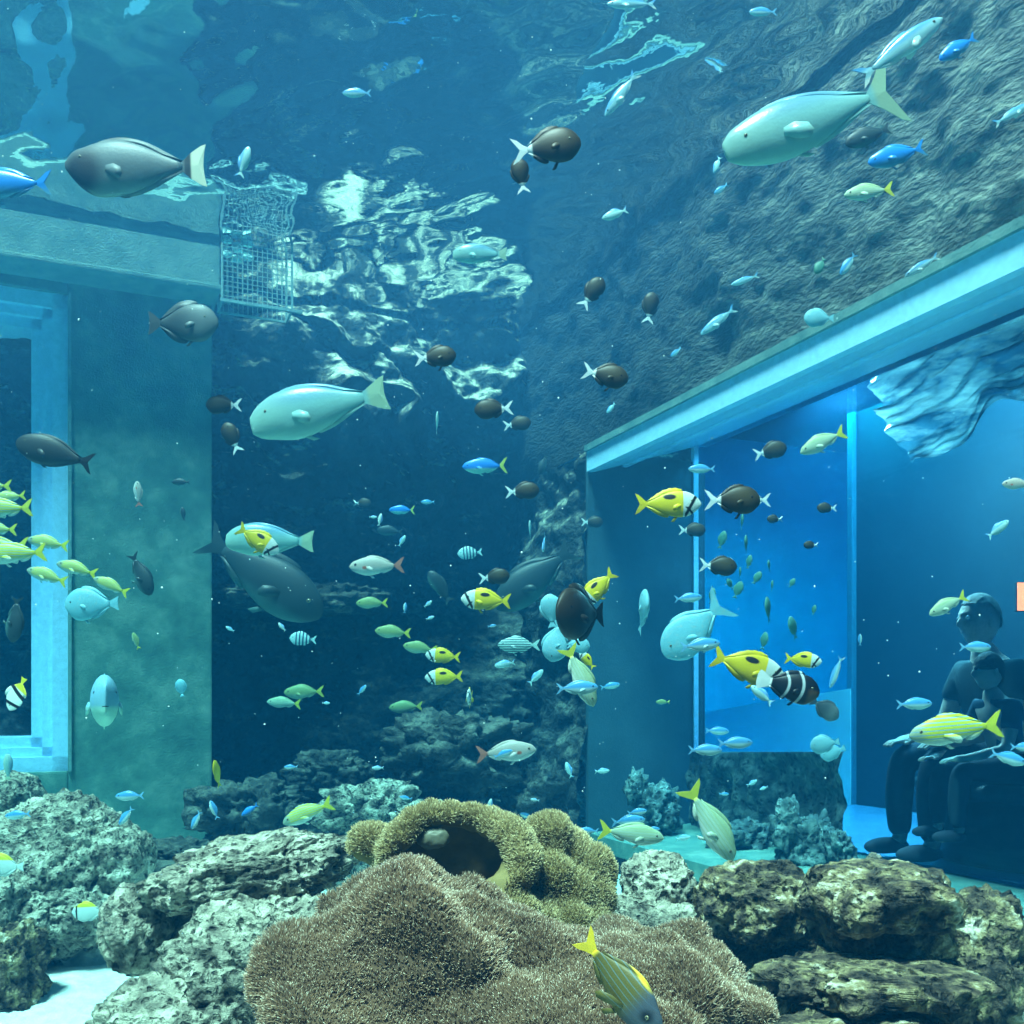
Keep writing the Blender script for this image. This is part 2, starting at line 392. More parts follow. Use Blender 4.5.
# visitors' room behind that window
slab('floor_room', MR, -3.5, xn, GD + 0.08, 6.0, GB - 0.1, GB, M_ROOMF, 0)['kind'] = 'structure'
slab('ceiling_room', MR, -3.5, xn, GD + 0.25, 6.0, 2.6, 2.7, M_DARK, 0)['kind'] = 'structure'
slab('wall_room_back', MR, -3.6, -3.4, GD, 6.0, GB, 2.6, M_ROOM, 0)['kind'] = 'structure'
slab('wall_room_side', MR, -3.5, xn, 5.9, 6.0, GB, 2.6, M_ROOM, 0)['kind'] = 'structure'

# floor of the tank
nx = ny = 260
gx = np.linspace(-4.5, 3.0, nx); gy = np.linspace(0.2, 7.4, ny)
GX, GY = np.meshgrid(gx, gy); x = GX.ravel(); y = GY.ravel()
P3 = np.stack([x, y, np.zeros_like(x)], 1)
z = FLOOR + 0.05 * fbm(P3 * 1.2, 90, 3) + 0.012 * fbm(P3 * 6, 91, 3) + 0.10 * np.exp(-((x + 1.35) / .7) ** 2 - ((y - 3.2) / .55) ** 2)
idx = np.arange(nx * ny).reshape(ny, nx)
Q = np.stack([idx[:-1, :-1].ravel(), idx[:-1, 1:].ravel(), idx[1:, 1:].ravel(), idx[1:, :-1].ravel()], 1)
tag(quad_mesh('floor', np.stack([x, y, z], 1), Q, M_SAND), kind='structure')

# the water: closed body, rippled top
def water():
    c0 = MR @ Vector((0, GD - 0.001, 0)); c1 = MR @ Vector((xn, GD - 0.001, 0))
    nx, ny = 300, 300
    # top sheet covers the tank in (U,V) coordinates
    a = np.linspace(-6.0, 1.0 + 0.0, nx)           # along U measured from the glass plane
    b = np.linspace(-7.2, 2.2, ny)
    A, B = np.meshgrid(a, b)
    g = MR @ Vector((0, GD - 0.002, 0))
    # a=1 is the glass plane: remap so that a in [-6,0] ends exactly there
    A = A - 1.0
    X = g.x + A * U.x + B * Vd.x; Yy = g.y + A * U.y + B * Vd.y
    Pn = np.stack([X.ravel(), Yy.ravel(), np.zeros(X.size)], 1)
    rot = Pn @ np.array([[0.8, 0.6, 0], [-0.6, 0.8, 0], [0, 0, 1.0]])
    zz = WATER + 0.016 * vnoise(rot * np.array([1.3, 2.2, 1]), 7) + 0.0065 * fbm(rot * np.array([5, 8.0, 1]), 8, 2)
    V = np.stack([X.ravel(), Yy.ravel(), zz], 1)
    idx = np.arange(nx * ny).reshape(ny, nx)
    Q = np.stack([idx[:-1, :-1].ravel(), idx[:-1, 1:].ravel(), idx[1:, 1:].ravel(), idx[1:, :-1].ravel()], 1)
    n0 = len(V)
    rim = list(idx[0, :]) + list(idx[1:, -1]) + list(idx[-1, -2::-1]) + list(idx[-2:0:-1, 0])
    lowv = V[rim].copy(); lowv[:, 2] = FLOOR - 0.3
    Vall = np.vstack([V, lowv])
    m = len(rim)
    Fs = [tuple(q) for q in Q.tolist()]
    side = [(rim[i], n0 + i, n0 + (i + 1) % m, rim[(i + 1) % m]) for i in range(m)]
    bot = [tuple(n0 + i for i in range(m))[::-1]]
    me = bpy.data.meshes.new('water'); me.from_pydata(Vall.tolist(), [], Fs + side + bot)
    me.materials.append(water_top()); me.materials.append(water_side())
    mi = [0] * len(Fs) + [1] * (m + 1)
    me.polygons.foreach_set('material_index', mi)
    me.polygons.foreach_set('use_smooth', [True] * len(Fs) + [False] * (m + 1))
    me.update()
    o = bpy.data.objects.new('water', me); COL.objects.link(o)
    tag(o, kind='structure')
water()
def haze_box(z0, z1, dens, label):
    # added haze: closed box of faint scatter brightening the water towards the surface
    m = bpy.data.materials.new('added_haze'); m.use_nodes = True; nt = m.node_tree; nt.nodes.clear()
    out = nt.nodes.new('ShaderNodeOutputMaterial'); t = nt.nodes.new('ShaderNodeBsdfTransparent'); sc = nt.nodes.new('ShaderNodeVolumeScatter')
    sc.inputs['Color'].default_value = (0.14, 0.46, 1.0, 1); sc.inputs['Density'].default_value = dens
    nt.links.new(t.outputs[0], out.inputs['Surface']); nt.links.new(sc.outputs[0], out.inputs['Volume'])
    g = MR @ Vector((0, GD - 0.01, 0))
    V = [Vector((g.x, g.y, 0)) + U * a + Vd * b + Vector((0, 0, z)) for z in (z0, z1) for a, b in ((-6.9, -7.1), (-0.01, -7.1), (-0.01, 2.1), (-6.9, 2.1))]
    o = mesh_obj('water', V, [(3, 2, 1, 0), (4, 5, 6, 7), (0, 1, 5, 4), (1, 2, 6, 5), (2, 3, 7, 6), (3, 0, 4, 7)], m, smooth=False)  # added haze box, brightens the water
    tag(o, kind='structure')
haze_box(0.45, WATER - .03, 0.018, 'added faint haze brightening the upper half of the tank')
haze_box(1.30, WATER - .03, 0.050, 'added stronger haze brightening the water just under the surface')

# ------------------------------------------------------------------ rocks
def ico(sub):
    bm = bmesh.new(); bmesh.ops.create_icosphere(bm, subdivisions=sub, radius=1)
    V = np.array([v.co[:] for v in bm.verts]); Q = np.array([[v.index for v in f.verts] for f in bm.faces]); bm.free()
    return V, Q
ICO = {k: ico(k) for k in (2, 3, 4, 5, 6)}
def lump(c, r, seed, sub=6, box_=0.8, lo=0.18, mid=0.10, pit=0.10, fine=0.045, rotz=0.0, freq=1.0, tilt=0.0, mod=None):
    """one displaced rock lump: centre, radii (m)"""
    D, Q = ICO[sub]
    r = np.array(r, float); R = r.mean()
    p = np.sign(D) * np.abs(D) ** box_
    p = p / np.linalg.norm(p, axis=1)[:, None] ** 0.35
    q = p * r
    W_ = q + np.array([seed * 3.17, seed * 1.3, seed * 0.7])
    f = freq / R
    k = 1 + lo * fbm(W_ * f * 0.9, seed, 2) + mid * fbm(W_ * f * 2.6, seed + 3, 3)
    cl = cell(W_ * f * 4.2, seed + 5); c2 = cell(W_ * f * 9.5, seed + 9)
    k = k - pit * np.clip(0.55 - cl, 0, 1) * 1.6 - pit * 0.5 * np.clip(0.5 - c2, 0, 1) * 1.6
    k = k + fine * fbm(W_ * f * 14, seed + 7, 3)
    q = q * k[:, None]
    a, t = rotz, tilt
    Rz = np.array([[math.cos(a), -math.sin(a), 0], [math.sin(a), math.cos(a), 0], [0, 0, 1]])
    Ry = np.array([[math.cos(t), 0, math.sin(t)], [0, 1, 0], [-math.sin(t), 0, math.cos(t)]])
    q = q @ Ry.T @ Rz.T
    return q + np.array(c), Q
def rock(name, lumps, mat, label, group=None):
    Vs, Qs, n = [], [], 0
    for V, Q in lumps:
        Vs.append(V); Qs.append(Q + n); n += len(V)
    V = np.vstack(Vs); o_ = V.mean(0); o_[2] = V[:, 2].min()
    o = quad_mesh(name, V - o_, np.vstack(Qs), mat); o.location = o_
    return tag(o, label, 'rock', group)
def L(px, py, Y, w, h, dpt, seed, **k):
    """lump at pixel centre, half sizes in metres"""
    return lump(at(px, py, Y), (w, dpt, h), seed, **k)

rock('reef_rock', [L(64, 874, 3.2, .27, .27, .26, 3, lo=.10, mid=.08, pit=.10), L(122, 862, 3.15, .10, .12, .14, 4, sub=5, lo=.1, mid=.08), L(20, 885, 3.25, .25, .26, .2, 5, sub=5)],
     M_ROCK, 'rounded grey-green pitted boulder at the left edge behind the sand')
rock('reef_rock', [L(6, 797, 3.6, .12, .09, .12, 8, sub=5, pit=.05)], M_ROCK, 'small smooth pale stone on top of the left boulder by the window corner')
rock('reef_rock', [L(30, 915, 2.98, .19, .09, .14, 12, mid=.16), L(85, 918, 3.05, .11, .10, .12, 13, sub=5, mid=.16), L(-20, 905, 2.9, .14, .12, .12, 14, sub=5)],
     M_ROCK, 'low pale rubble rock with a dark hollow, below the left boulder')
rock('reef_rock', [L(6, 972, 2.72, .105, .14, .09, 17, mid=.16, pit=.15)], M_ROCKD, 'dark small rock standing on the white sand in the lower left corner')
rock('reef_rock', [L(92, 955, 3.15, .10, .05, .07, 19, sub=5)], M_SAND, 'pale sand-covered stone half buried in the sand at lower left')
rock('reef_rock', [L(250, 872, 2.08, .235, .075, .15, 23, tilt=-0.16, lo=.14, mid=.09, pit=.12, freq=1.3), L(205, 925, 2.20, .20, .13, .12, 27, sub=5, mid=.09), L(272, 975, 1.92, .205, .165, .17, 24, lo=.12, mid=.09, pit=.13, tilt=-0.32, freq=1.3),
                   L(138, 925, 2.08, .07, .09, .10, 25, sub=5, lo=.12, mid=.09), L(188, 1050, 1.84, .175, .135, .17, 26, sub=6, lo=.12, mid=.09, pit=.12)],
     M_ROCK, 'large light grey pitted rock with a dark slanting crevice, left of the brown anemone')
rock('reef_rock', [L(658, 895, 2.05, .085, .088, .09, 31, lo=.12, mid=.06, pit=.2, freq=0.8), L(632, 920, 2.0, .05, .06, .06, 32, sub=5), L(665, 960, 2.0, .12, .13, .12, 33, sub=5)],
     M_ROCK, 'pale whitish rock with a round dark hole, between anemone and right-hand reef')
rock('reef_rock', [L(762, 905, 1.95, .125, .080, .11, 36, mid=.11, fine=.02, pit=.14, box_=.65), L(772, 1000, 1.95, .12, .14, .10, 37, sub=5, mid=.14)],
     M_ROCKD, 'brown and yellow crusted rock directly right of the pale holed rock')
rock('reef_rock', [L(884, 900, 1.72, .128, .058, .12, 41, mid=.10, fine=.015, pit=.13, box_=.6), L(870, 925, 1.78, .12, .06, .1, 42, sub=5, box_=.6)],
     M_ROCKD, 'thick flat-topped rock slab overhanging a dark gap in the right-hand reef')
rock('reef_rock', [L(868, 982, 1.60, .17, .034, .13, 44, mid=.12, fine=.015, pit=.13, box_=.6), L(868, 1000, 1.74, .18, .10, .10, 45, sub=5, box_=.6)],
     M_ROCKD, 'long flat middle ledge of rock under the overhanging slab')
rock('reef_rock', [L(866, 1050, 1.50, .17, .052, .12, 47, mid=.12, fine=.015, pit=.13, box_=.6), L(880, 1120, 1.6, .2, .12, .15, 48, sub=5, box_=.6)],
     M_ROCKD, 'lowest rock ledge at the bottom edge below the right-hand reef')
rock('reef_rock', [L(962, 985, 1.86, .085, .180, .13, 51, lo=.12, mid=.10, pit=.14, tilt=.30), L(1030, 1050, 1.86, .10, .17, .12, 52, sub=5), L(1000, 1080, 1.85, .16, .2, .14, 53, sub=5)],
     M_ROCKD, 'dark sloping rock at the lower right corner, below the blue window floor')
rock('reef_rock', [L(873, 864, 1.95, .018, .025, .018, 55, sub=4)], M_ROCK, 'tiny pointed stone sticking up on the crest of the right-hand reef')
# mound under the anemones
rock('reef_rock', [L(510, 1140, 1.62, .32, .22, .20, 57, box_=.7), L(520, 1020, 1.85, .18, .12, .10, 58, sub=5)], M_ROCKD, 'broad shadowed rock that carries the two anemones')

# rubble at the foot of the back wall
bk = [(250, 812, 4.75, .26, .16, 'low dark rubble heap at the foot of the back wall, nearest the pillar'),
      (372, 808, 4.65, .25, .13, 'pale-topped rubble heap behind the large grey rock'),
      (455, 752, 4.95, .35, .20, 'broad dim mound against the back wall behind the anemone'),
      (330, 775, 5.05, .20, .12, 'dim boulder at the back wall between the two rubble heaps'),
      (536, 800, 4.95, .15, .17, 'dark boulder in the back corner next to the window jamb'),
      (165, 858, 4.1, .22, .08, 'low dark stones at the foot of the concrete pillar'),
      (430, 822, 4.3, .16, .08, 'small green-grey rubble right behind the anemone ball')]
for i, (px, py, Y, w, h, lb) in enumerate(bk):
    hz = (HZ - py) / F * Y
    rock('reef_rock', [L(px, py, Y, w, h, w * .7, 70 + i * 3, sub=5, mid=.22, pit=.22, freq=1.5), lump((at(px, py, Y).x, Y, FLOOR + .04), (w * .95, w * .65, max(.08, (hz - FLOOR) * .7)), 71 + i * 3, sub=5, mid=.2, freq=1.5)],
         M_ROCK if i in (1, 6) else M_DARKROCK, lb, 'rubble along the back wall' if 0 else None)
# shelf rock in front of the back wall at mid height
rock('reef_rock', [L(262, 598, 5.25, .20, .055, .25, 95, sub=5, mid=.25), L(340, 600, 5.4, .26, .09, .2, 96, sub=5, mid=.25)],
     M_DARKROCK, 'dark rock shelf jutting from the back wall behind the hanging grey fish')
# coral rocks on the window sill of the right window
for i, (px, py, Y, w, h, lb) in enumerate([(806, 852, 4.2, .13, .14, 'teal coral rock with knobbly branches standing in the window recess'),
        (655, 812, 5.1, .11, .13, 'dim coral rock at the far left end of the window recess'),
        (742, 842, 4.65, .13, .10, 'low pale rubble in the window recess beneath the two silvery snappers'),
        (838, 853, 4.05, .05, .10, 'small pale knob of coral at the right end of the recess rubble')]):
    k = [L(px, py, Y, w, h, .12, 110 + i * 5, sub=5, lo=.25, mid=.28, pit=.25, freq=1.2)]
    if i < 2: k += [L(px - 18, py - 22, Y, w * .45, h * .8, .07, 112 + i * 5, sub=4, mid=.4), L(px + 12, py - 5, Y, w * .5, h * .9, .07, 113 + i * 5, sub=4, mid=.4)]
    rock('coral_rock', k, M_TEALROCK, lb)['category'] = 'coral'

# ------------------------------------------------------------------ anemones
def remeshed(name, lumps, voxel, smooth, mat):
    Vs, Qs, n = [], [], 0
    D, Q = ICO[3]
    for c, r in lumps:
        Vs.append(D * np.array(r) + np.array(c)); Qs.append(Q + n); n += len(D)
    o = quad_mesh(name, np.vstack(Vs), np.vstack(Qs), mat)
    m = o.modifiers.new('r', 'REMESH'); m.mode = 'VOXEL'; m.voxel_size = voxel; m.use_smooth_shade = True
    m = o.modifiers.new('s', 'SMOOTH'); m.factor = 0.6; m.iterations = smooth
    dg = bpy.context.evaluated_depsgraph_get()
    me = bpy.data.meshes.new_from_object(o.evaluated_get(dg))
    o.modifiers.clear(); old = o.data; o.data = me; bpy.data.meshes.remove(old)
    return o
def mesh_arrays(me):
    V = np.empty(len(me.vertices) * 3); me.vertices.foreach_get('co', V); V = V.reshape(-1, 3)
    N = np.empty(len(me.vertices) * 3); me.vertices.foreach_get('normal', N); N = N.reshape(-1, 3)
    return V, N
def tentacle_mat(name, base, tip):
    m, nt, b = new_mat(name); setin(b, 0.45, 0.5)
    a = nt.nodes.new('ShaderNodeAttribute'); a.attribute_name = 'tip'
    r = nt.nodes.new('ShaderNodeValToRGB'); e = r.color_ramp.elements
    e[0].color = (*base, 1); e[0].position = 0.3; e[1].color = (*tip, 1); e[1].position = 1.0
    nt.links.new(a.outputs['Fac'], r.inputs[0]); nt.links.new(r.outputs[0], b.inputs['Base Color'])
    return m
def tentacles(name, me, count, length, rad, mat, parent, seed, keep=None):
    rng = np.random.default_rng(seed)
    me.calc_loop_triangles()
    T = np.empty(len(me.loop_triangles) * 3, np.int32); me.loop_triangles.foreach_get('vertices', T); T = T.reshape(-1, 3)
    V, N = mesh_arrays(me)
    A = V[T[:, 0]]; B = V[T[:, 1]]; Cc = V[T[:, 2]]
    ar = np.linalg.norm(np.cross(B - A, Cc - A), axis=1)
    # only skin that could face the tank's light or the viewer
    nn = N[T].mean(1); ar = ar * ((nn[:, 2] > -0.35) & (nn[:, 1] < 0.75))
    cen = (A + B + Cc) / 3
    if keep is not None: ar = ar * keep(cen, nn)
    t = rng.choice(len(T), count, p=ar / ar.sum())
    u = rng.random((count, 2)); fl = u.sum(1) > 1; u[fl] = 1 - u[fl]
    P = A[t] + (B[t] - A[t]) * u[:, :1] + (Cc[t] - A[t]) * u[:, 1:]
    n = nn[t]; n = n / np.linalg.norm(n, axis=1)[:, None]
    flow = np.stack([fbm(P * 9, 1, 2), fbm(P * 9 + 5, 2, 2), np.full(count, 0.55)], 1)
    d = n + 0.45 * flow + 0.25 * rng.normal(size=(count, 3)); d /= np.linalg.norm(d, axis=1)[:, None]
    Ls = length * (0.6 + 0.8 * rng.random(count)) * (1 + 0.5 * np.clip(fbm(P * 12, 9, 2), -0.6, 1.2))
    a = np.cross(d, [0.3, 0.9, 0.2]); a /= np.linalg.norm(a, axis=1)[:, None]; b = np.cross(d, a)
    bend = (0.35 * rng.normal(size=(count, 1)) * a + np.array([[0, 0, 0.25]]))
    rings, col = [], []
    tipv = rng.random(count) ** 3
    for k, (h, rr) in enumerate(((-0.1, 1.0), (0.5, 0.8), (0.86, 0.75), (1.0, 0.25))):
        c = P + d * (Ls * h)[:, None] + bend * (Ls * h * h * 0.6)[:, None]
        for j in range(3):
            an = j * 2.094
            rings.append(c + (a * math.cos(an) + b * math.sin(an)) * rad * rr)
            col.append(np.clip(h, 0, 1) ** 2 * (0.35 + 0.75 * tipv))
    Vt = np.stack(rings, 1).reshape(-1, 3); ct = np.stack(col, 1).ravel()
    base = (np.arange(count) * 12)[:, None, None]
    q = []
    for k in range(3):
        for j in range(3):
            q.append([k * 3 + j, k * 3 + (j + 1) % 3, (k + 1) * 3 + (j + 1) % 3, (k + 1) * 3 + j])
    Q = (base + np.array(q)[None]).reshape(-1, 4)
    o = quad_mesh(name, Vt, Q, mat, parent)
    at_ = o.data.attributes.new('tip', 'FLOAT', 'POINT'); at_.data.foreach_set('value', ct.astype(np.float32))
    o['kind'] = 'stuff'
    return o
def E(px, py, Y, rx, ry, rz): return (at(px, py, Y), (rx, ry, rz))
fr = [E(406, 1010, 1.35, .197, .17, .185), E(362, 932, 1.48, .095, .08, .095), E(414, 905, 1.42, .024, .03, .055), E(395, 925, 1.45, .05, .05, .06),
      E(500, 1005, 1.38, .19, .15, .125), E(465, 925, 1.46, .075, .05, .05), E(520, 935, 1.44, .05, .05, .05), E(625, 1035, 1.35, .155, .15, .125), E(560, 1030, 1.32, .14, .14, .12),
      E(655, 965, 1.48, .085, .06, .068), E(628, 945, 1.52, .035, .04, .045), E(700, 985, 1.46, .07, .06, .06), E(728, 1012, 1.4, .038, .09, .08), E(742, 1060, 1.35, .025, .1, .1),
      E(312, 1040, 1.32, .075, .12, .15), E(330, 1075, 1.25, .12, .12, .12), E(480, 1080, 1.22, .15, .1, .12), E(620, 1090, 1.22, .13, .1, .13)]
M_ANB = noise_mat('brown_anemone_skin', [(0.3, (0.04, 0.022, 0.012)), (0.7, (0.11, 0.065, 0.035))], scale=20, bump=0.4, bscale=300, dist=0.003)
M_ANT = tentacle_mat('brown_tentacles', (0.25, 0.15, 0.085), (0.98, 0.84, 0.64))
M_ANB2 = noise_mat('olive_anemone_skin', [(0.3, (0.12, 0.09, 0.03)), (0.7, (0.24, 0.18, 0.07))], scale=20, bump=0.3, bscale=200, dist=0.003)
M_ANT2 = tentacle_mat('olive_tentacles', (0.36, 0.27, 0.12), (0.92, 0.80, 0.48))
an = empty('sea_anemone', at(500, 1150, 1.5)); tag(an, 'large brown carpet anemone with folded disc and short tentacles in the foreground', 'anemone')
def child(o, parent):
    o.parent = parent; o.matrix_parent_inverse = Matrix.Translation(-Vector(parent.location)); return o
sk = remeshed('oral_disc', fr, 0.007, 5, M_ANB)
V, N = mesh_arrays(sk.data)
w = 0.034 * np.sin(V[:, 0] * 26 + 4.0 * vnoise(V * 6, 3) + V[:, 2] * 30) * (0.5 + 0.5 * vnoise(V * 6, 5)) + 0.010 * fbm(V * 22, 6, 2)
V = V + N * w[:, None]; sk.data.vertices.foreach_set('co', V.ravel().astype(np.float32)); sk.data.update()
child(sk, an)
child(tentacles('tentacles', sk.data, 70000, 0.0068, 0.0008, M_ANT, None, 1), an)

ring = [(392, 884, 1.60, .018), (389, 868, 1.60, .019), (392, 851, 1.60, .021), (400, 836, 1.60, .023), (414, 824, 1.61, .024), (432, 817, 1.62, .023), (452, 815, 1.63, .022),
        (471, 817, 1.63, .022), (490, 823, 1.62, .023), (506, 831, 1.61, .025), (519, 842, 1.60, .028), (525, 857, 1.59, .031), (520, 873, 1.58, .031), (507, 886, 1.57, .028), (497, 893, 1.56, .024)]
rr = [(at(a, b, Y), (r, r * 1.3, r)) for a, b, Y, r in ring]
rr += [E(370, 844, 1.64, .036, .036, .034), E(383, 850, 1.65, .03, .04, .04)]
rr += [E(548, 842, 1.70, .046, .05, .050), E(566, 852, 1.72, .045, .05, .045), E(588, 872, 1.72, .042, .05, .045), E(596, 898, 1.70, .030, .045, .045), E(570, 895, 1.68, .05, .05, .05),
       E(548, 880, 1.66, .045, .05, .05), E(560, 925, 1.64, .060, .05, .045), E(530, 925, 1.60, .045, .05, .05), E(500, 915, 1.55, .06, .06, .04), E(590, 930, 1.66, .035, .045, .05)]
an2 = empty('sea_anemone', at(500, 960, 1.66)); tag(an2, 'olive-tan anemone with a curled rim round a dark opening, behind the large brown one', 'anemone')
sk2 = remeshed('oral_disc', rr, 0.006, 4, M_ANB2)
V, N = mesh_arrays(sk2.data)
V = V + N * (0.006 * fbm(V * 25, 16, 2))[:, None]; sk2.data.vertices.foreach_set('co', V.ravel().astype(np.float32)); sk2.data.update()
child(sk2, an2)
cc = at(456, 868, 1.61)
def outer(P, n):
    inside = (((P[:, 0] - cc.x) / .088) ** 2 + ((P[:, 2] - cc.z) / .052) ** 2) < 1
    return ~inside
child(tentacles('tentacles', sk2.data, 30000, 0.0065, 0.0009, M_ANT2, None, 2, outer), an2)
# the smooth hollow inside the rim
D, Q = ICO[5]
Vb = D * np.array([.108, .075, .080]); Vb[:, 1] = np.where(Vb[:, 1] < 0, Vb[:, 1] * -0.55 + 0.0, Vb[:, 1])
Vb = Vb + np.array(at(458, 868, 1.66)) + (0.006 * fbm(Vb * 18 + 3, 26, 2))[:, None]
M_COL = noise_mat('brown_column_skin', [(0.3, (0.07, 0.045, 0.02)), (0.7, (0.22, 0.14, 0.05))], scale=9, bump=0.3, bscale=60, dist=0.004, rough=0.5)
child(quad_mesh('column_wall', Vb, Q, M_COL), an2)
bud = lump(at(432, 838, 1.600), (.026, .014, .017), 5, sub=4, pit=0.02, mid=.05)
child(tag(quad_mesh('mouth_bulge', bud[0], bud[1], plain_mat('pale_bulge', (0.13, 0.13, 0.09))), 'pale bulge in the opening'), an2)

# ------------------------------------------------------------------ fish
class NX:
    """tiny expression helper over Math nodes"""
    def __init__(s, nt, sock): s.nt, s.k = nt, sock
    def _op(s, op, o=None, rev=False, third=None):
        n = s.nt.nodes.new('ShaderNodeMath'); n.operation = op
        a, b = (o, s) if rev else (s, o)
        for i, v in enumerate((a, b)):
            if v is None: continue
            if isinstance(v, NX): s.nt.links.new(v.k, n.inputs[i])
            else: n.inputs[i].default_value = v
        return NX(s.nt, n.outputs[0])
    def __add__(s, o): return s._op('ADD', o)
    def __radd__(s, o): return s._op('ADD', o)
    def __sub__(s, o): return s._op('SUBTRACT', o)
    def __rsub__(s, o): return s._op('SUBTRACT', o, True)
    def __mul__(s, o): return s._op('MULTIPLY', o)
    def __rmul__(s, o): return s._op('MULTIPLY', o)
    def sin(s): return s._op('SINE')
    def abs(s): return s._op('ABSOLUTE')
    def sqrt(s): return s._op('SQRT')
    def step(s, lo, hi):
        n = s.nt.nodes.new('ShaderNodeMapRange'); n.interpolation_type = 'SMOOTHSTEP'
        s.nt.links.new(s.k, n.inputs['Value']); n.inputs['From Min'].default_value = lo; n.inputs['From Max'].default_value = hi
        return NX(s.nt, n.outputs[0])
    def inv(s): return 1 - s
def band(v, a, b, e=0.008): return v.step(a - e, a + e) * v.step(b - e, b + e).inv()
def blob_(x, z, cx, cz, rx, rz, e=0.25):
    dx = (x - cx) * (1 / rx); dz = (z - cz) * (1 / rz)
    return ((dx * dx + dz * dz).sqrt()).step(1 - e, 1 + e).inv()

DKF = 1.0
def fish_mat(name, base, layers, rough=0.5, spec=0.25):
    m, nt, b = new_mat(name); setin(b, rough, spec)
    dk = lambda c: tuple(v * (0.30 + 0.36 * v) for v in c)
    base = dk(base); layers = [(dk(c), fn) for c, fn in layers]
    tc = nt.nodes.new('ShaderNodeTexCoord'); sp = nt.nodes.new('ShaderNodeSeparateXYZ'); nt.links.new(tc.outputs['Object'], sp.inputs[0])
    x, y, z = (NX(nt, sp.outputs[i]) for i in range(3))
    nz = nt.nodes.new('ShaderNodeTexNoise'); nz.inputs['Scale'].default_value = 30; nt.links.new(tc.outputs['Object'], nz.inputs['Vector'])
    n = NX(nt, nz.outputs['Fac'])
    rgb = nt.nodes.new('ShaderNodeRGB'); rgb.outputs[0].default_value = (*base, 1); cur = rgb.outputs[0]
    for col, fn in layers:
        mx = nt.nodes.new('ShaderNodeMix'); mx.data_type = 'RGBA'
        nt.links.new(fn(x, y, z, n).k, mx.inputs[0]); nt.links.new(cur, mx.inputs[6]); mx.inputs[7].default_value = (*col, 1); cur = mx.outputs[2]
    nt.links.new(cur, b.inputs['Base Color'])
    vz = nt.nodes.new('ShaderNodeTexVoronoi'); vz.inputs['Scale'].default_value = 55; nt.links.new(tc.outputs['Object'], vz.inputs['Vector'])
    bp = nt.nodes.new('ShaderNodeBump'); bp.inputs['Strength'].default_value = 0.06; bp.inputs['Distance'].default_value = 0.004
    nt.links.new(vz.outputs[0], bp.inputs['Height']); nt.links.new(bp.outputs[0], b.inputs['Normal'])
    return m
M_EYE = plain_mat('fish_eye', (0.01, 0.012, 0.02), rough=0.1)

M_IRIS = plain_mat('pale_iris', (0.16, 0.15, 0.09), rough=0.2)
def interp(pts, t):
    xs = [p[0] for p in pts]; ys = [p[1] for p in pts]
    return np.interp(t, xs, ys)
def smoothprof(pts, t):
    # cosine/cubic (Catmull-like) interpolation through the points
    xs = np.array([p[0] for p in pts]); ys = np.array([p[1] for p in pts])
    m = np.gradient(ys, xs)
    i = np.clip(np.searchsorted(xs, t) - 1, 0, len(xs) - 2); h = xs[i + 1] - xs[i]; u = (t - xs[i]) / h
    return (2 * u**3 - 3 * u**2 + 1) * ys[i] + (u**3 - 2 * u**2 + u) * h * m[i] + (-2 * u**3 + 3 * u**2) * ys[i + 1] + (u**3 - u**2) * h * m[i + 1]
def fin_plate(pts, th=0.004, y0=0.0, lean=0.0):
    """thin solid fin from an outline (x,z); lean tilts it out sideways"""
    n = len(pts); c = np.mean(np.array(pts), 0)
    V, Fs = [], []
    for s in (1, -1):
        for (px_, pz_) in pts: V.append((px_, y0 + s * th * 0.25 + lean * 0, pz_))
        V.append((c[0], y0 + s * th, c[1]))
    for i in range(n):
        j = (i + 1) % n
        Fs.append((i, j, n)); Fs.append((n + 1 + j, n + 1 + i, 2 * n + 1)); Fs.append((j, i, n + 1 + i, n + 1 + j))
    return np.array(V, float), Fs

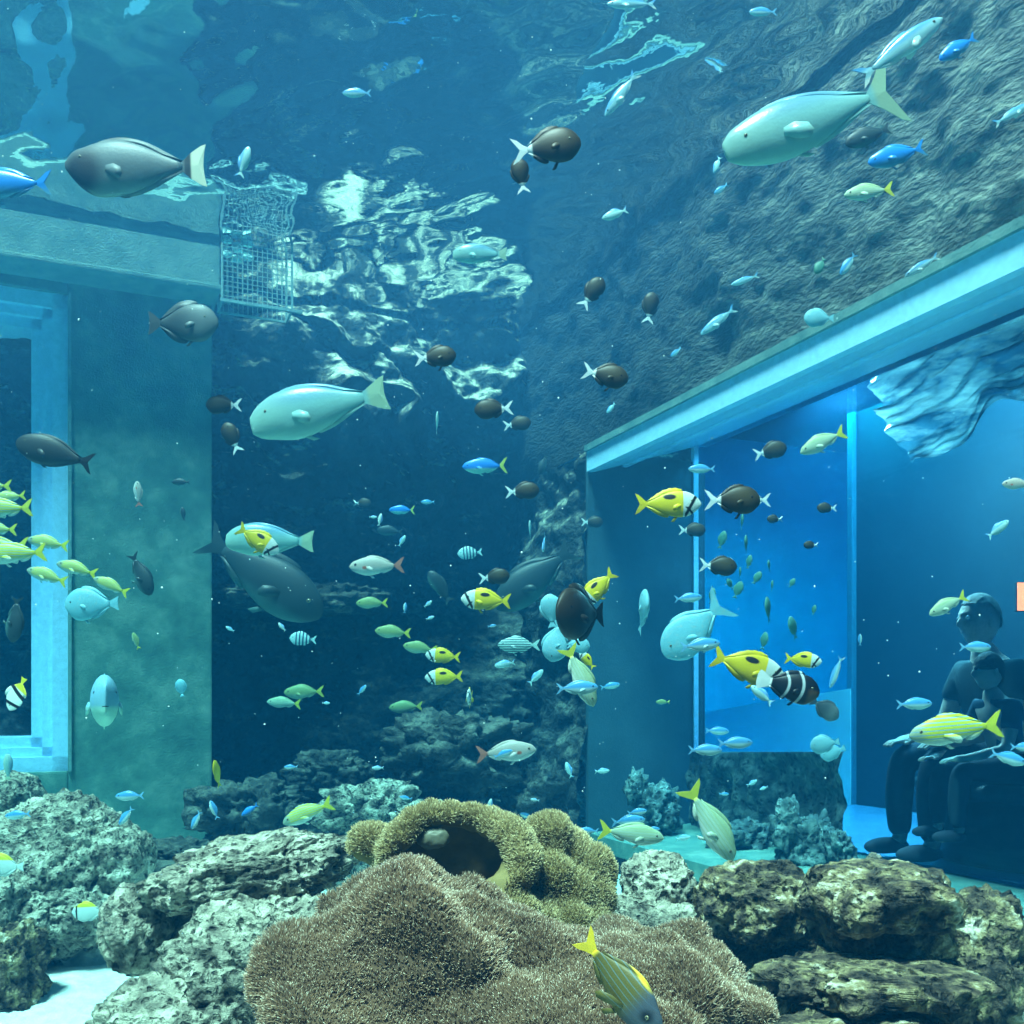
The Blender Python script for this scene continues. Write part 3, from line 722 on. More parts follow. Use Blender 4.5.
def build_fish(sp):
    P = {}
    NR, NS = 26, 20
    t = 1 - np.cos(np.linspace(0, math.pi / 2, NR)); t = np.linspace(0, 1, NR) ** 1.35
    xn, xt = 0.5, sp.get('xt', -0.33)
    xs = xn + (xt - xn) * t
    tp = smoothprof(sp['top'], t); bt = smoothprof(sp['bot'], t); wd = np.maximum(smoothprof(sp['wid'], t), 0.004)
    V, Fs = [], []
    for i in range(NR):
        mid, hh = (tp[i] + bt[i]) / 2, max((tp[i] - bt[i]) / 2, 0.003)
        for j in range(NS):
            a = 2 * math.pi * j / NS
            V.append((xs[i], wd[i] * math.cos(a) * (0.85 + 0.15 * abs(math.cos(a))), mid + hh * math.sin(a)))
    for i in range(NR - 1):
        for j in range(NS):
            k = (j + 1) % NS
            Fs.append((i * NS + j, i * NS + k, (i + 1) * NS + k, (i + 1) * NS + j))
    n = len(V); V.append((xn + 0.006, 0, (tp[0] + bt[0]) / 2)); V.append((xt - 0.002, 0, (tp[-1] + bt[-1]) / 2))
    for j in range(NS):
        k = (j + 1) % NS
        Fs.append((n, k, j)); Fs.append((n + 1, (NR - 1) * NS + j, (NR - 1) * NS + k))
    P['body'] = [(np.array(V), Fs)]
    # tail
    h, zb = sp['th'], tp[-1]; c = (tp[-1] + bt[-1]) / 2; b0 = (tp[-1] - bt[-1]) / 2
    x0, l = xt + 0.015, (xt + 0.5) + 0.015
    kind = sp['tail']
    up = []
    prof = {'forked': [(0, b0 / h), (.35, .50), (.7, .86), (1, 1.0), (.86, .62), (.66, .30)], 'deep': [(0, b0 / h), (.3, .38), (.62, .78), (1, 1.0), (.72, .5), (.42, .16)],
            'fan': [(0, b0 / h), (.3, .62), (.65, .92), (.86, 1.0), (.95, .7), (1, .35)], 'trunc': [(0, b0 / h), (.4, .6), (.8, .92), (1, 1.0), (.93, .6), (.9, .3)],
            'lunate': [(0, b0 / h), (.4, .45), (.75, .85), (1, 1.0), (.70, .68), (.62, .35)]}[kind]
    out = [(x0 - l * a, c + h * v) for a, v in prof] + [(x0 - l * ({'forked': .58, 'deep': .36, 'fan': 1.0, 'trunc': .88, 'lunate': .6}[kind]), c)] + [(x0 - l * a, c - h * v) for a, v in prof[::-1]]
    P['tail_fin'] = [fin_plate(out, 0.008)]
    def along(x): return np.interp((xn - x) / (xn - xt), t, tp), np.interp((xn - x) / (xn - xt), t, bt)
    def edge_fin(x0, x1, h, top, back=0.0, spiky=0):
        N = 12; base, tip = [], []
        for i in range(N + 1):
            u = i / N; x = x0 + (x1 - x0) * u; z = along(x)[0 if top else 1]
            hh = h * (math.sin(math.pi * min(1, u * 1.0 + 0.12)) ** 0.6) * (1 + back * u)
            if spiky: hh *= 1 - 0.18 * (i % 2)
            base.append((x, z - (0.012 if top else -0.012))); tip.append((x - 0.03 * u - 0.02, z + (hh if top else -hh)))
        return fin_plate(base + tip[::-1], 0.005)
    if sp.get('dorsal'): P['dorsal_fin'] = [edge_fin(*d, True, sp.get('dback', 0), sp.get('spiky', 0)) for d in sp['dorsal']]
    if sp.get('anal'): P['anal_fin'] = [edge_fin(*sp['anal'], False, sp.get('dback', 0))]
    px_, pz_, pl = sp.get('pec', (0.2, -0.03, 0.15))
    wy = float(np.interp((xn - px_) / (xn - xt), t, wd))
    P['pectoral_fin'] = []
    for s in (1, -1):
        Vp, Fp = fin_plate([(0, .018), (-pl * .5, .04), (-pl * .9, .02), (-pl, -.02), (-pl * .85, -.06), (-pl * .45, -.055), (0, -.018)], 0.0025)
        a = 0.28
        R = np.array([[math.cos(a), 0, 0], [0, 1, 0], [0, 0, 1.0]])
        Vp2 = Vp.copy(); Vp2[:, 0] = px_ + Vp[:, 0] * math.cos(a); Vp2[:, 1] = s * (wy * 0.92 - Vp[:, 0] * math.sin(a)) + Vp[:, 1]; Vp2[:, 2] = pz_ + Vp[:, 2] + Vp[:, 0] * 0.25
        P['pectoral_fin'].append((Vp2, Fp))
    pv = sp.get('pelv', 0.16); zb_ = along(pv)[1]
    Vp, Fp = fin_plate([(pv, zb_ + .015), (pv - .05, zb_ + .012), (pv - .12, zb_ - sp.get('pelvl', .06)), (pv - .07, zb_ - sp.get('pelvl', .06) * 1.05)], 0.006)
    P['pelvic_fin'] = [(Vp, Fp)]
    ex, ez, er = sp['eye']; wy = float(np.interp((xn - ex) / (xn - xt), t, wd)); tpz, btz = along(ex)
    yy = wy * math.sqrt(max(0.1, 1 - ((ez - (tpz + btz) / 2) / ((tpz - btz) / 2)) ** 2))
    D, Q = ICO[2]
    er *= .8
    P['eye'] = [(D * np.array([er, er * .45, er]) + np.array([ex, s * yy * 0.96, ez]), [tuple(q) for q in Q.tolist()]) for s in (1, -1)]
    return P

def deep(h, nose=0.02, tb=0.03, peak=0.4, belly=1.0, head=0.72, c=0.0):
    """top / bottom profiles: h = half height"""
    top = [(0, nose + c), (.05, nose + (h - nose) * .34 + c * .8), (.18, h * head), (peak, h), (.65, h * .80), (.85, h * .36 + tb * .3), (1, tb)]
    hb = h * belly
    bot = [(0, -nose + c), (.05, -nose - (hb - nose) * .30 + c * .8), (.18, -hb * head), (peak, -hb), (.65, -hb * .78), (.85, -hb * .34 - tb * .3), (1, -tb)]
    return top, bot
def width(w, nose=0.01): return [(0, nose), (.06, w * .45), (.2, w * .88), (.35, w), (.65, w * .72), (.85, w * .3), (1, w * .10)]

SPEC = {}
def species(key, cat, root, mat, h, w, tail, th, dorsal, anal, eye, L, **k):
    top, bot = deep(h, k.pop('nose', .02), k.pop('tb', .03), k.pop('peak', .4), k.pop('belly', 1.0), k.pop('head', .72), k.pop('c', 0.0))
    d = dict(top=top, bot=bot, wid=width(w * .86), tail=tail, th=th, dorsal=dorsal, anal=anal, eye=eye, L=L, mat=mat, cat=cat, root=root); d.update(k)
    SPEC[key] = d
tailm = lambda x: x.step(-0.36, -0.33).inv()
m = fish_mat('grey_unicornfish_skin', (0.24, 0.29, 0.31), [((0.42, 0.48, 0.46), lambda x, y, z, n: z.step(-.22, -.02).inv()), ((0.07, 0.07, 0.08), lambda x, y, z, n: blob_(x, z, .36, -.03, .13, .15, .5)),
     ((0.04, 0.05, 0.05), lambda x, y, z, n: (z.abs()).step(.195, .215) * x.step(-.3, -.25)), ((0.9, 0.88, 0.75), lambda x, y, z, n: x.step(-.40, -.36).inv()), ((0.05, 0.05, 0.05), lambda x, y, z, n: band(x, -.39, -.345, .01))])
species('unicorn', 'fish', 'unicornfish', m, .20, .085, 'trunc', .15, [(.28, -.30, .022)], (.1, -.30, .02), (.375, .065, .016), .45, head=.8, nose=.025, c=.035, tb=.022, peak=.42, pelvl=.01)
m = fish_mat('black_surgeonfish_skin', (0.10, 0.13, 0.15), [((0.34, 0.40, 0.42), lambda x, y, z, n: x.step(-.1, .35) * .6)])
species('surgeon', 'fish', 'surgeonfish', m, .27, .09, 'trunc', .17, [(.22, -.30, .06)], (.08, -.30, .06), (.33, .07, .02), .28, head=.86, dback=.5, nose=.05)
m = fish_mat('slate_surgeonfish_skin', (0.07, 0.09, 0.10), [((0.025, 0.03, 0.035), lambda x, y, z, n: x.step(-.36, -.3).inv())])
species('slate', 'fish', 'surgeonfish', m, .19, .08, 'lunate', .14, [(.26, -.30, .014)], (.1, -.30, .014), (.38, .04, .016), .32, head=.8, nose=.04, tb=.022, pelvl=.02)
m = fish_mat('pale_unicornfish_skin', (0.40, 0.66, 0.66), [((0.22, 0.46, 0.62), lambda x, y, z, n: z.step(.0, .13) * .9), ((0.62, 0.78, 0.70), lambda x, y, z, n: z.step(-.15, -.03).inv() * .6), ((0.50, 0.70, 0.62), lambda x, y, z, n: x.step(.1, .4) * .5), ((0.52, 0.66, 0.52), lambda x, y, z, n: x.step(-.38, -.34).inv())], rough=.3)
species('pale', 'fish', 'unicornfish', m, .185, .085, 'trunc', .125, [(.26, -.30, .012)], (.05, -.28, .014), (.37, .045, .015), .48, head=.82, nose=.06, tb=.035, c=-.02, peak=.36, pelvl=.03)
species('paletail', 'fish', 'unicornfish', m, .155, .075, 'lunate', .20, [(.26, -.30, .012)], (.05, -.28, .012), (.38, .03, .014), .50, head=.82, nose=.05, tb=.02, peak=.36, pelvl=.02)
m = fish_mat('brown_damsel_skin', (0.055, 0.045, 0.03), [((0.13, 0.10, 0.05), lambda x, y, z, n: blob_(x, z, .2, .05, .25, .14, .8)), ((0.85, 0.90, 0.92), lambda x, y, z, n: x.step(-.22, -.18).inv())])
species('damsel', 'damselfish', 'damselfish', m, .25, .10, 'deep', .19, [(.22, -.22, .05)], (.02, -.22, .06), (.34, .04, .025), .11, head=.84, nose=.05, xt=-.27, spiky=1, pelvl=.09)
m = fish_mat('blue_chromis_skin', (0.16, 0.50, 0.80), [((0.62, 0.86, 0.88), lambda x, y, z, n: z.step(-.06, .03).inv()), ((0.30, 0.62, 0.85), lambda x, y, z, n: x.step(-.36, -.3).inv())], rough=.25)
species('chromis', 'chromis', 'chromis', m, .165, .07, 'deep', .14, [(.16, -.25, .03)], (.0, -.24, .03), (.38, .03, .025), .08, pelvl=.04)
m = fish_mat('white_chromis_skin', (0.62, 0.86, 0.88), [((0.30, 0.60, 0.90), lambda x, y, z, n: z.step(.03, .10))], rough=.25)
species('whitefish', 'fish', 'small_fish', m, .17, .08, 'deep', .16, [(.16, -.25, .05)], (.0, -.24, .04), (.38, .03, .025), .07, pelvl=.05)
m = fish_mat('slender_silver_skin', (0.50, 0.74, 0.80), [((0.20, 0.50, 0.78), lambda x, y, z, n: z.step(.0, .06)), ((0.85, 0.92, 0.90), lambda x, y, z, n: z.step(-.07, -.03).inv())], rough=.25)
species('slender', 'fish', 'fusilier', m, .105, .05, 'deep', .11, [(.15, -.25, .02)], (-.05, -.25, .02), (.40, .015, .02), .16, nose=.012, tb=.018, pelvl=.02)
m = fish_mat('blue_fusilier_skin', (0.08, 0.40, 0.92), [((0.55, 0.85, 0.80), lambda x, y, z, n: z.step(-.09, -.03).inv()), ((0.75, 0.80, 0.20), lambda x, y, z, n: x.step(-.35, -.31).inv())], rough=.3)
species('bluefus', 'fish', 'fusilier', m, .17, .07, 'deep', .19, [(.18, -.25, .025)], (-.0, -.25, .03), (.39, .02, .02), .17, nose=.015, tb=.015, pelvl=.04)
m = fish_mat('deep_blue_fish_skin', (0.06, 0.42, 0.90), [((0.20, 0.50, 0.70), lambda x, y, z, n: z.step(-.12, -.02).inv())], rough=.3)
species('blue', 'fish', 'blue_fish', m, .17, .07, 'deep', .15, [(.18, -.25, .03)], (-.0, -.25, .03), (.39, .02, .02), .17, tb=.02)
m = fish_mat('foxface_skin', (0.92, 0.74, 0.03), [((0.60, 0.48, 0.05), lambda x, y, z, n: z.step(-.16, -.02).inv() * .8), ((0.02, 0.02, 0.02), lambda x, y, z, n: blob_(x, z, .02, .10, .095, .042, .2)),
     ((0.80, 0.86, 0.84), lambda x, y, z, n: x.step(.225, .245)), ((0.02, 0.02, 0.02), lambda x, y, z, n: band(x - z * .55, .33, .385, .012)), ((0.8, 0.86, 0.84), lambda x, y, z, n: band(x, .225, .25, .006)), ((0.02, 0.02, .02), lambda x, y, z, n: band(x + z * 1.0, .20, .25, .01) * z.step(-.06, -.04).inv())])
species('foxface', 'rabbitfish', 'foxface_rabbitfish', m, .20, .065, 'forked', .16, [(.22, -.30, .055)], (.02, -.30, .05), (.355, .045, .02), .17, nose=.022, tb=.02, head=.80, spiky=1, pelvl=.07)
m = fish_mat('striped_snapper_skin', (0.78, 0.76, 0.10), [((0.72, 0.84, 0.78), lambda x, y, z, n: z.step(-.10, -.035).inv() * x.step(-.34, -.3)), ((0.35, 0.62, 0.78), lambda x, y, z, n: ((z - x * .06) * 150.0).sin().step(.55, .9) * x.step(-.3, -.26) * z.step(-.08, -.06)),
     ((0.35, 0.50, 0.55), lambda x, y, z, n: x.step(.30, .42) * .7)])
species('snapper', 'snapper', 'snapper', m, .165, .07, 'forked', .15, [(.20, -.24, .035)], (-.08, -.25, .045), (.385, .035, .024), .22, nose=.018, tb=.025, belly=.85, peak=.34, spiky=1, pelvl=.05, pec=(.16, -.04, .18))
m = fish_mat('silver_snapper_skin', (0.62, 0.74, 0.62), [((0.50, 0.62, 0.42), lambda x, y, z, n: z.step(.02, .10) * .8), ((0.8, 0.86, 0.8), lambda x, y, z, n: z.step(-.10, -.04).inv()), ((0.80, 0.78, 0.12), lambda x, y, z, n: x.step(-.33, -.28).inv()),
     ((0.55, 0.60, 0.30), lambda x, y, z, n: ((z - x * .06) * 150.0).sin().step(.5, .9) * .5 * x.step(-.3, -.26))])
species('silver', 'snapper', 'snapper', m, .165, .075, 'forked', .16, [(.20, -.24, .03)], (-.08, -.25, .04), (.385, .03, .024), .24, nose=.018, tb=.022, belly=.9, peak=.34, pelvl=.05)
m = fish_mat('olive_fish_skin', (0.42, 0.52, 0.26), [((0.55, 0.66, 0.5), lambda x, y, z, n: z.step(-.12, -.02).inv()), ((0.70, 0.68, 0.12), lambda x, y, z, n: x.step(-.33, -.28).inv())])
species('olive', 'fish', 'snapper', m, .175, .07, 'forked', .15, [(.20, -.24, .03)], (-.08, -.25, .03), (.385, .03, .024), .20, nose=.018, tb=.02, pelvl=.03)
m = fish_mat('pink_snapper_skin', (0.62, 0.58, 0.54), [((0.72, 0.76, 0.74), lambda x, y, z, n: z.step(-.10, .02).inv()), ((0.60, 0.28, 0.22), lambda x, y, z, n: x.step(-.33, -.28).inv()), ((0.65, 0.25, 0.18), lambda x, y, z, n: blob_(x, z, .22, -.03, .04, .03, .5))])
species('pink', 'snapper', 'snapper', m, .17, .075, 'forked', .15, [(.20, -.24, .03)], (-.08, -.25, .03), (.385, .03, .03), .22, nose=.018, tb=.022, pelvl=.05)
m = fish_mat('clownfish_skin', (0.012, 0.016, 0.03), [((0.62, 0.68, 0.72), lambda x, y, z, n: band(x + z * z * 1.2, .20, .245, .012)), ((0.62, 0.68, 0.72), lambda x, y, z, n: band(x + z * z * 1.5, -.02, .02, .012)),
     ((0.30, 0.16, 0.06), lambda x, y, z, n: x.step(.27, .36) * z.step(.0, .05).inv() * .6), ((0.85, 0.88, 0.88), lambda x, y, z, n: x.step(-.28, -.25).inv())])
species('clown', 'clownfish', 'clownfish', m, .235, .10, 'fan', .15, [(.22, -.26, .05)], (.0, -.26, .05), (.36, .05, .025), .13, head=.86, nose=.05, tb=.05, xt=-.29, pelvl=.06)
m = fish_mat('sergeant_skin', (0.60, 0.82, 0.85), [((0.02, 0.10, 0.22), lambda x, y, z, n: ((x + .04) * 50.0).sin().step(.1, .5) * x.step(-.34, -.3) * x.step(.32, .28))])
species('sergeant', 'damselfish', 'sergeant_major', m, .25, .08, 'forked', .16, [(.22, -.25, .04)], (.0, -.25, .05), (.38, .04, .022), .12, head=.8, pelvl=.06)
m = fish_mat('lined_fish_skin', (0.55, 0.78, 0.78), [((0.06, 0.18, 0.24), lambda x, y, z, n: (z * 110.0).sin().step(.2, .6) * x.step(-.3, -.26))])
species('lined', 'fish', 'striped_fish', m, .19, .07, 'forked', .14, [(.2, -.25, .04)], (.0, -.25, .04), (.38, .03, .02), .17)
m = fish_mat('bannerfish_skin', (0.82, 0.88, 0.84), [((0.85, 0.75, 0.05), lambda x, y, z, n: (x + z * .2).step(-.16, -.12).inv()), ((0.02, 0.02, 0.03), lambda x, y, z, n: band(x + z * .35, -.11, .0, .012)), ((0.02, 0.02, 0.03), lambda x, y, z, n: band(x, .26, .35, .012))])
species('banner', 'butterflyfish', 'bannerfish', m, .31, .05, 'trunc', .11, [(.2, -.26, .12)], (.02, -.26, .10), (.37, .04, .022), .15, nose=.02, head=.7, tb=.04, pelvl=.10)
m = fish_mat('butterfly_skin', (0.72, 0.88, 0.86), [((0.80, 0.78, 0.10), lambda x, y, z, n: z.step(.13, .17)), ((0.02, 0.02, 0.03), lambda x, y, z, n: band(x, .33, .38, .01))])
species('butterfly', 'butterflyfish', 'butterflyfish', m, .28, .05, 'trunc', .12, [(.2, -.28, .06)], (.02, -.28, .05), (.38, .04, .022), .13, nose=.02, head=.72, tb=.04)
m = fish_mat('pale_disc_skin', (0.34, 0.70, 0.80), [((0.30, 0.62, 0.72), lambda x, y, z, n: z.step(.02, .2) * .6), ((0.65, 0.72, 0.70), lambda x, y, z, n: n.step(.5, .7) * .4)])
species('disc', 'fish', 'disc_fish', m, .30, .10, 'trunc', .13, [(.2, -.28, .05)], (.02, -.28, .05), (.37, .04, .022), .18, head=.84, nose=.05, tb=.04)
species('bigdisc', 'fish', 'disc_fish', m, .25, .07, 'lunate', .25, [(.2, -.28, .03)], (.02, -.28, .03), (.37, .04, .02), .3, head=.82, nose=.05, tb=.03, xt=-.28)
m = fish_mat('dim_grey_fish_skin', (0.05, 0.10, 0.12), [((0.13, 0.26, 0.26), lambda x, y, z, n: z.step(-.16, -.06).inv())])
species('dim', 'fish', 'grey_fish', m, .19, .08, 'lunate', .14, [(.22, -.28, .03)], (-.05, -.28, .03), (.38, .04, .02), .30, tb=.03, nose=.035, head=.8)
m = fish_mat('dark_brown_fish_skin', (0.035, 0.028, 0.02), [((0.09, 0.06, 0.035), lambda x, y, z, n: x.step(.0, .35) * .7)])
species('brown', 'fish', 'surgeonfish', m, .29, .13, 'trunc', .15, [(.25, -.30, .06)], (.08, -.30, .06), (.34, .07, .02), .24, head=.86, dback=.4, nose=.06)
m = fish_mat('yellow_fish_skin', (0.88, 0.76, 0.03), [((0.6, 0.5, 0.03), lambda x, y, z, n: z.step(-.16, -.02).inv() * .5)])
species('yellow', 'fish', 'yellow_fish', m, .20, .07, 'forked', .14, [(.22, -.28, .05)], (-.0, -.28, .05), (.37, .04, .02), .10)
m = fish_mat('green_reflected_skin', (0.16, 0.42, 0.36), [])
species('teal', 'fish', 'small_fish', m, .26, .10, 'forked', .16, [(.2, -.25, .05)], (.0, -.25, .05), (.38, .04, .02), .09)
m = fish_mat('grey_parrot_face_skin', (0.34, 0.62, 0.74), [((0.50, 0.80, 0.70), lambda x, y, z, n: z.step(-.07, -.03).inv()), ((0.02, 0.04, 0.05), lambda x, y, z, n: band(z, -.052, -.044, .002) * (y.abs()).step(.02, .026).inv() * x.step(.4, .44))])
species('face', 'fish', 'unicornfish', m, .21, .125, 'trunc', .12, [(.26, -.30, .012)], (.05, -.28, .014), (.36, .06, .016), .42, head=.86, nose=.10, tb=.03, pelvl=.02)

m = fish_mat('dark_olive_snapper_skin', (0.24, 0.21, 0.06), [((0.24, 0.34, 0.36), lambda x, y, z, n: ((z - x * .06) * 120.0).sin().step(.75, .98) * x.step(-.3, -.26) * z.step(-.10, -.08) * .8), ((0.98, 0.74, 0.08), lambda x, y, z, n: x.step(-.33, -.28).inv()),
     ((0.95, 0.75, 0.10), lambda x, y, z, n: z.step(.185, .20)), ((0.12, 0.16, 0.24), lambda x, y, z, n: x.step(.12, .28) * .85), ((.02, .03, .05), lambda x, y, z, n: blob_(x, z, .34, .05, .05, .05, .7))])
species('olivesnap', 'snapper', 'snapper', m, .205, .09, 'forked', .13, [(.20, -.24, .02)], (-.08, -.25, .03), (.345, .05, .024), .22, nose=.03, tb=.03, belly=.9, peak=.36, pelvl=.10, pec=(.16, -.06, .24))
MESH = {}
def fish_mesh(key, part, k, VF, mat):
    kk = (key, part, k)
    if kk not in MESH:
        V, Fs = VF
        me = bpy.data.meshes.new(part); me.from_pydata(V.tolist(), [], Fs); me.materials.append(mat)
        me.polygons.foreach_set('use_smooth', [part in ('body', 'eye') or part not in ('tail_fin',)] * len(me.polygons)); me.update()
        b = bmesh.new(); b.from_mesh(me); bmesh.ops.recalc_face_normals(b, faces=b.faces[:]); b.to_mesh(me); b.free()
        MESH[kk] = me
    return MESH[kk]
BUILT = {}
def wall_limit(px):
    """how far away a fish in this image column may be (stay inside the tank)"""
    k = (px - 512) / F
    # right wall plane
    lim = 5.0
    den = (-Vd.x * 1.0)
    # point on right wall: C - Vd*s ; X/Y = k
    if px > 560:
        s = (k * C.y - C.x) / (-Vd.x + Vd.y * k); lim = min(lim, (C.y - Vd.y * s) * 0.93)
    if px < 240: lim = min(lim, 3.95 + 0.0 * px)
    return lim
def fish(key, px, py, ln, th, label, yaw=0, Y=None, group=None, roll=0, level=None):
    sp = SPEC[key]
    cy = math.cos(math.radians(yaw)); lnp = ln / max(cy, 0.12) if yaw else ln
    if Y is None: Y = min(sp['L'] * F / lnp, wall_limit(px)); Y = max(Y, 1.25)
    Lr = lnp * Y / F
    a, b = math.radians(th), math.radians(yaw)
    f = Vector((math.cos(a) * math.cos(b), -math.sin(b), math.sin(a) * math.cos(b)))
    upv = Vector((0, 0, 1)) if abs(f.z) < 0.97 else Vector((1 if px < 512 else -1, 0, 0))
    s = upv.cross(f).normalized(); u = f.cross(s)
    M = Matrix((f, s, u)).transposed().to_4x4() @ Matrix.Rotation(math.radians(roll), 4, 'X')
    M = Matrix.Translation(at(px, py, Y)) @ M @ Matrix.Scale(Lr, 4)
    if key not in BUILT: BUILT[key] = build_fish(sp)
    P = BUILT[key]
    lv = level or ('full' if ln >= 40 or yaw > 40 else 'mid' if ln >= 20 else 'tiny')
    if lv == 'tiny':
        kk = (key, 'tiny', 0)
        if kk not in MESH:
            Vs, Fs, n = [], [], 0
            for part in ('body', 'tail_fin', 'dorsal_fin', 'anal_fin', 'pelvic_fin'):
                for V, Fq in P.get(part, []): Vs.append(V); Fs += [tuple(i + n for i in q) for q in Fq]; n += len(V)
            fish_mesh(key, 'tiny', 0, (np.vstack(Vs), Fs), sp['mat'])
        o = bpy.data.objects.new(sp['root'], MESH[kk]); COL.objects.link(o); o.matrix_world = M
        return tag(o, label, sp['cat'], group)
    r = empty(sp['root']); r.matrix_world = M
    parts = ('body', 'tail_fin', 'dorsal_fin', 'anal_fin', 'pectoral_fin', 'pelvic_fin', 'eye') if lv == 'full' else ('body', 'tail_fin', 'dorsal_fin', 'anal_fin', 'eye')
    for part in parts:
        for k, VF in enumerate(P.get(part, [])):
            me = fish_mesh(key, part if not (part == 'eye' and ln >= 60) else 'eye_', k, VF, (M_IRIS if ln >= 60 else M_EYE) if part == 'eye' else sp['mat'])
            o = bpy.data.objects.new(part, me); COL.objects.link(o); o.parent = r
            if part == 'eye' and ln >= 60:
                sv = VF[0]; c = sv.mean(0); q = (sv - c) * np.array([.55, .8, .55]) + c + np.array([0, (1 if c[1] > 0 else -1) * (sv[:, 1].max() - sv[:, 1].min()) * .22, 0])
                pm = fish_mesh(key, 'pupil', k, (q, VF[1]), M_EYE); p_ = bpy.data.objects.new('pupil', pm); COL.objects.link(p_); p_.parent = o
    return tag(r, label, sp['cat'], group)

# ------------------------------------------------------------------ the fish, one by one
f = fish
# upper left
f('unicorn', 136, 168, 141, 182, 'big dark grey unicornfish with a white-edged tail, before the concrete beam', Y=2.6)
f('blue', 8, 184, 88, 182, 'bright blue fish cut off by the left edge, just under the grey unicornfish', Y=2.5)
f('whitefish', 244, 162, 32, 72, 'small white fish swimming nose-up right of the grey unicornfish tail', Y=2.6)
f('surgeon', 183, 323, 70, 0, 'black deep-bodied surgeonfish facing right before the top of the pillar', Y=2.9)
f('slate', 55, 453, 80, 164, 'slate-dark slender surgeonfish crossing the pale left window frame', Y=2.7)
f('chromis', 357, 93, 29, 180, 'small cyan fish with blue back, up in front of the rippling rock reflection')
f('pale', 480, 254, 54, 180, 'pale cyan fish in mid-water right of the rock reflection', Y=3.4)
# big pale fish
f('pale', 319, 408, 140, 193, 'big pale turquoise unicornfish facing left below the rock ledge', Y=2.7)
f('paletail', 812, 120, 186, 201, 'large pale turquoise unicornfish with a crescent tail, upper right', Y=2.2)
f('pale', 270, 540, 88, 178, 'pale blue-green unicornfish behind the yellow foxface, left of centre', Y=3.3)
f('face', 104, 701, 50, 2, 'pale blue fish seen head-on with its mouth showing, before the pillar', yaw=66, Y=2.6)
f('dim', 262, 576, 142, -34, 'big dim grey fish hanging nose-down behind the yellow foxface', Y=4.0)
f('dim', 535, 578, 98, 218, 'large dim teal fish against the dark back wall left of the window corner', Y=4.5)
# top right
f('slender', 632, 4, 50, 180, 'pale fish cut by the top edge, right of centre')
f('chromis', 763, 12, 28, 180, 'small blue fish near the top edge, above the big pale unicornfish')
f('bluefus', 578, 93, 34, 250, 'blue and white fish diving straight down above the dark white-tailed fish')
f('slender', 621, 94, 54, 234, 'slender silver-blue fish heading steeply down near the top, right of centre')
f('whitefish', 699, 55, 16, 240, 'tiny blue-white fish high up, left of the big pale unicornfish')
f('damsel', 546, 147, 70, 8, 'largest dark brown damselfish with white tail, high in the middle', Y=1.9)
f('damsel', 521, 176, 36, 100, 'dark damselfish with drooping white tail tucked behind the largest one', Y=2.1)
f('whitefish', 615, 214, 27, 200, 'small bright white-blue fish below and right of the largest dark damselfish')
f('whitefish', 717, 165, 18, 250, 'tiny blue-white fish right under the snout of the large pale unicornfish')
f('chromis', 721, 189, 17, 215, 'tiny blue fish, second below the snout of the large pale unicornfish')
f('slender', 900, 49, 104, 36, 'long slender silver fish facing up to the upper right corner', Y=2.1)
f('blue', 958, 48, 44, 212, 'slim vivid blue fish in the upper right corner', Y=2.1)
f('blue', 897, 155, 60, 196, 'bright blue fish below the tail of the large pale unicornfish', Y=2.2)
f('silver', 869, 192, 50, 188, 'teal fish with a yellow-edged back, below the bright blue fish', Y=2.4)
f('dim', 868, 136, 48, 200, 'faint teal fish half hidden behind the crescent tail', Y=2.5)
f('slender', 1012, 114, 42, 30, 'silver fish cut by the right edge, near the top')
f('chromis', 848, 264, 26, 235, 'small blue-cyan fish diving just above the slanting window head', Y=2.6)
f('slender', 922, 266, 40, 212, 'slim blue fish skimming the slanting window head at the right', Y=2.3)
f('teal', 820, 266, 18, 240, 'tiny teal fish by the rough wall above the window head', Y=2.7)
f('disc', 819, 318, 30, 180, 'round bluish fish touching the upper edge of the window head', Y=2.8)
# damselfish with white tails
D_ = [(592, 293, 36, 55, 'dark damselfish pointing up-right with a white tail, alone above the middle'),
      (650, 308, 32, 80, 'dark damselfish swimming straight up, right of the one pointing up-right'),
      (605, 375, 47, -12, 'dark damselfish facing right and down just left of the window head'),
      (224, 405, 36, 180, 'dark damselfish facing left at the edge of the concrete pillar'),
      (232, 438, 33, 115, 'dark damselfish nose-up just below the one at the pillar edge'),
      (435, 357, 42, 5, 'dark damselfish facing right, beside the big pale turquoise fish tail'),
      (494, 409, 39, 184, 'round brown damselfish facing left with raised white tail, in the centre'),
      (517, 424, 28, 8, 'small dim damselfish right below the round brown one'),
      (522, 491, 34, 4, 'dark damselfish with white tail, right of the blue yellow-tailed fish'),
      (494, 577, 31, 6, 'grey-brown damselfish just above the yellow foxface at centre'),
      (592, 522, 22, 0, 'small dark damselfish on the window corner edge'),
      (692, 530, 27, 0, 'dark damselfish directly under the yellow foxface with black head band'),
      (718, 566, 38, -4, 'dark damselfish with white tail, lowest on the bright blue window left part'),
      (752, 500, 38, 180, 'dark damselfish facing left with its white tail at right, behind the banded one'),
      (770, 451, 34, 14, 'dark damselfish facing right up under the window head'),
      (362, 503, 18, 0, 'tiny dim damselfish with a white forked tail left of the small blue fish')]
for px, py, ln, th, lb in D_: f('damsel', px, py, ln, th, lb)
f('damsel', 732, 500, 56, 0, 'dark fish with a white tail base facing right, above the bright window', Y=2.0)
for px, py, ln, lb in ((827, 508, 20, 'dim round reflection of a dark fish high on the right side of the bright blue window'), (811, 545, 15, 'tiny dim dark fish below the round one on the bright blue window'),  # the round one stands in for a reflected damselfish
                       (775, 519, 16, 'tiny dim dark fish under the tail of the banded dark damselfish')):
    f('damsel', px, py, ln, 180, lb)
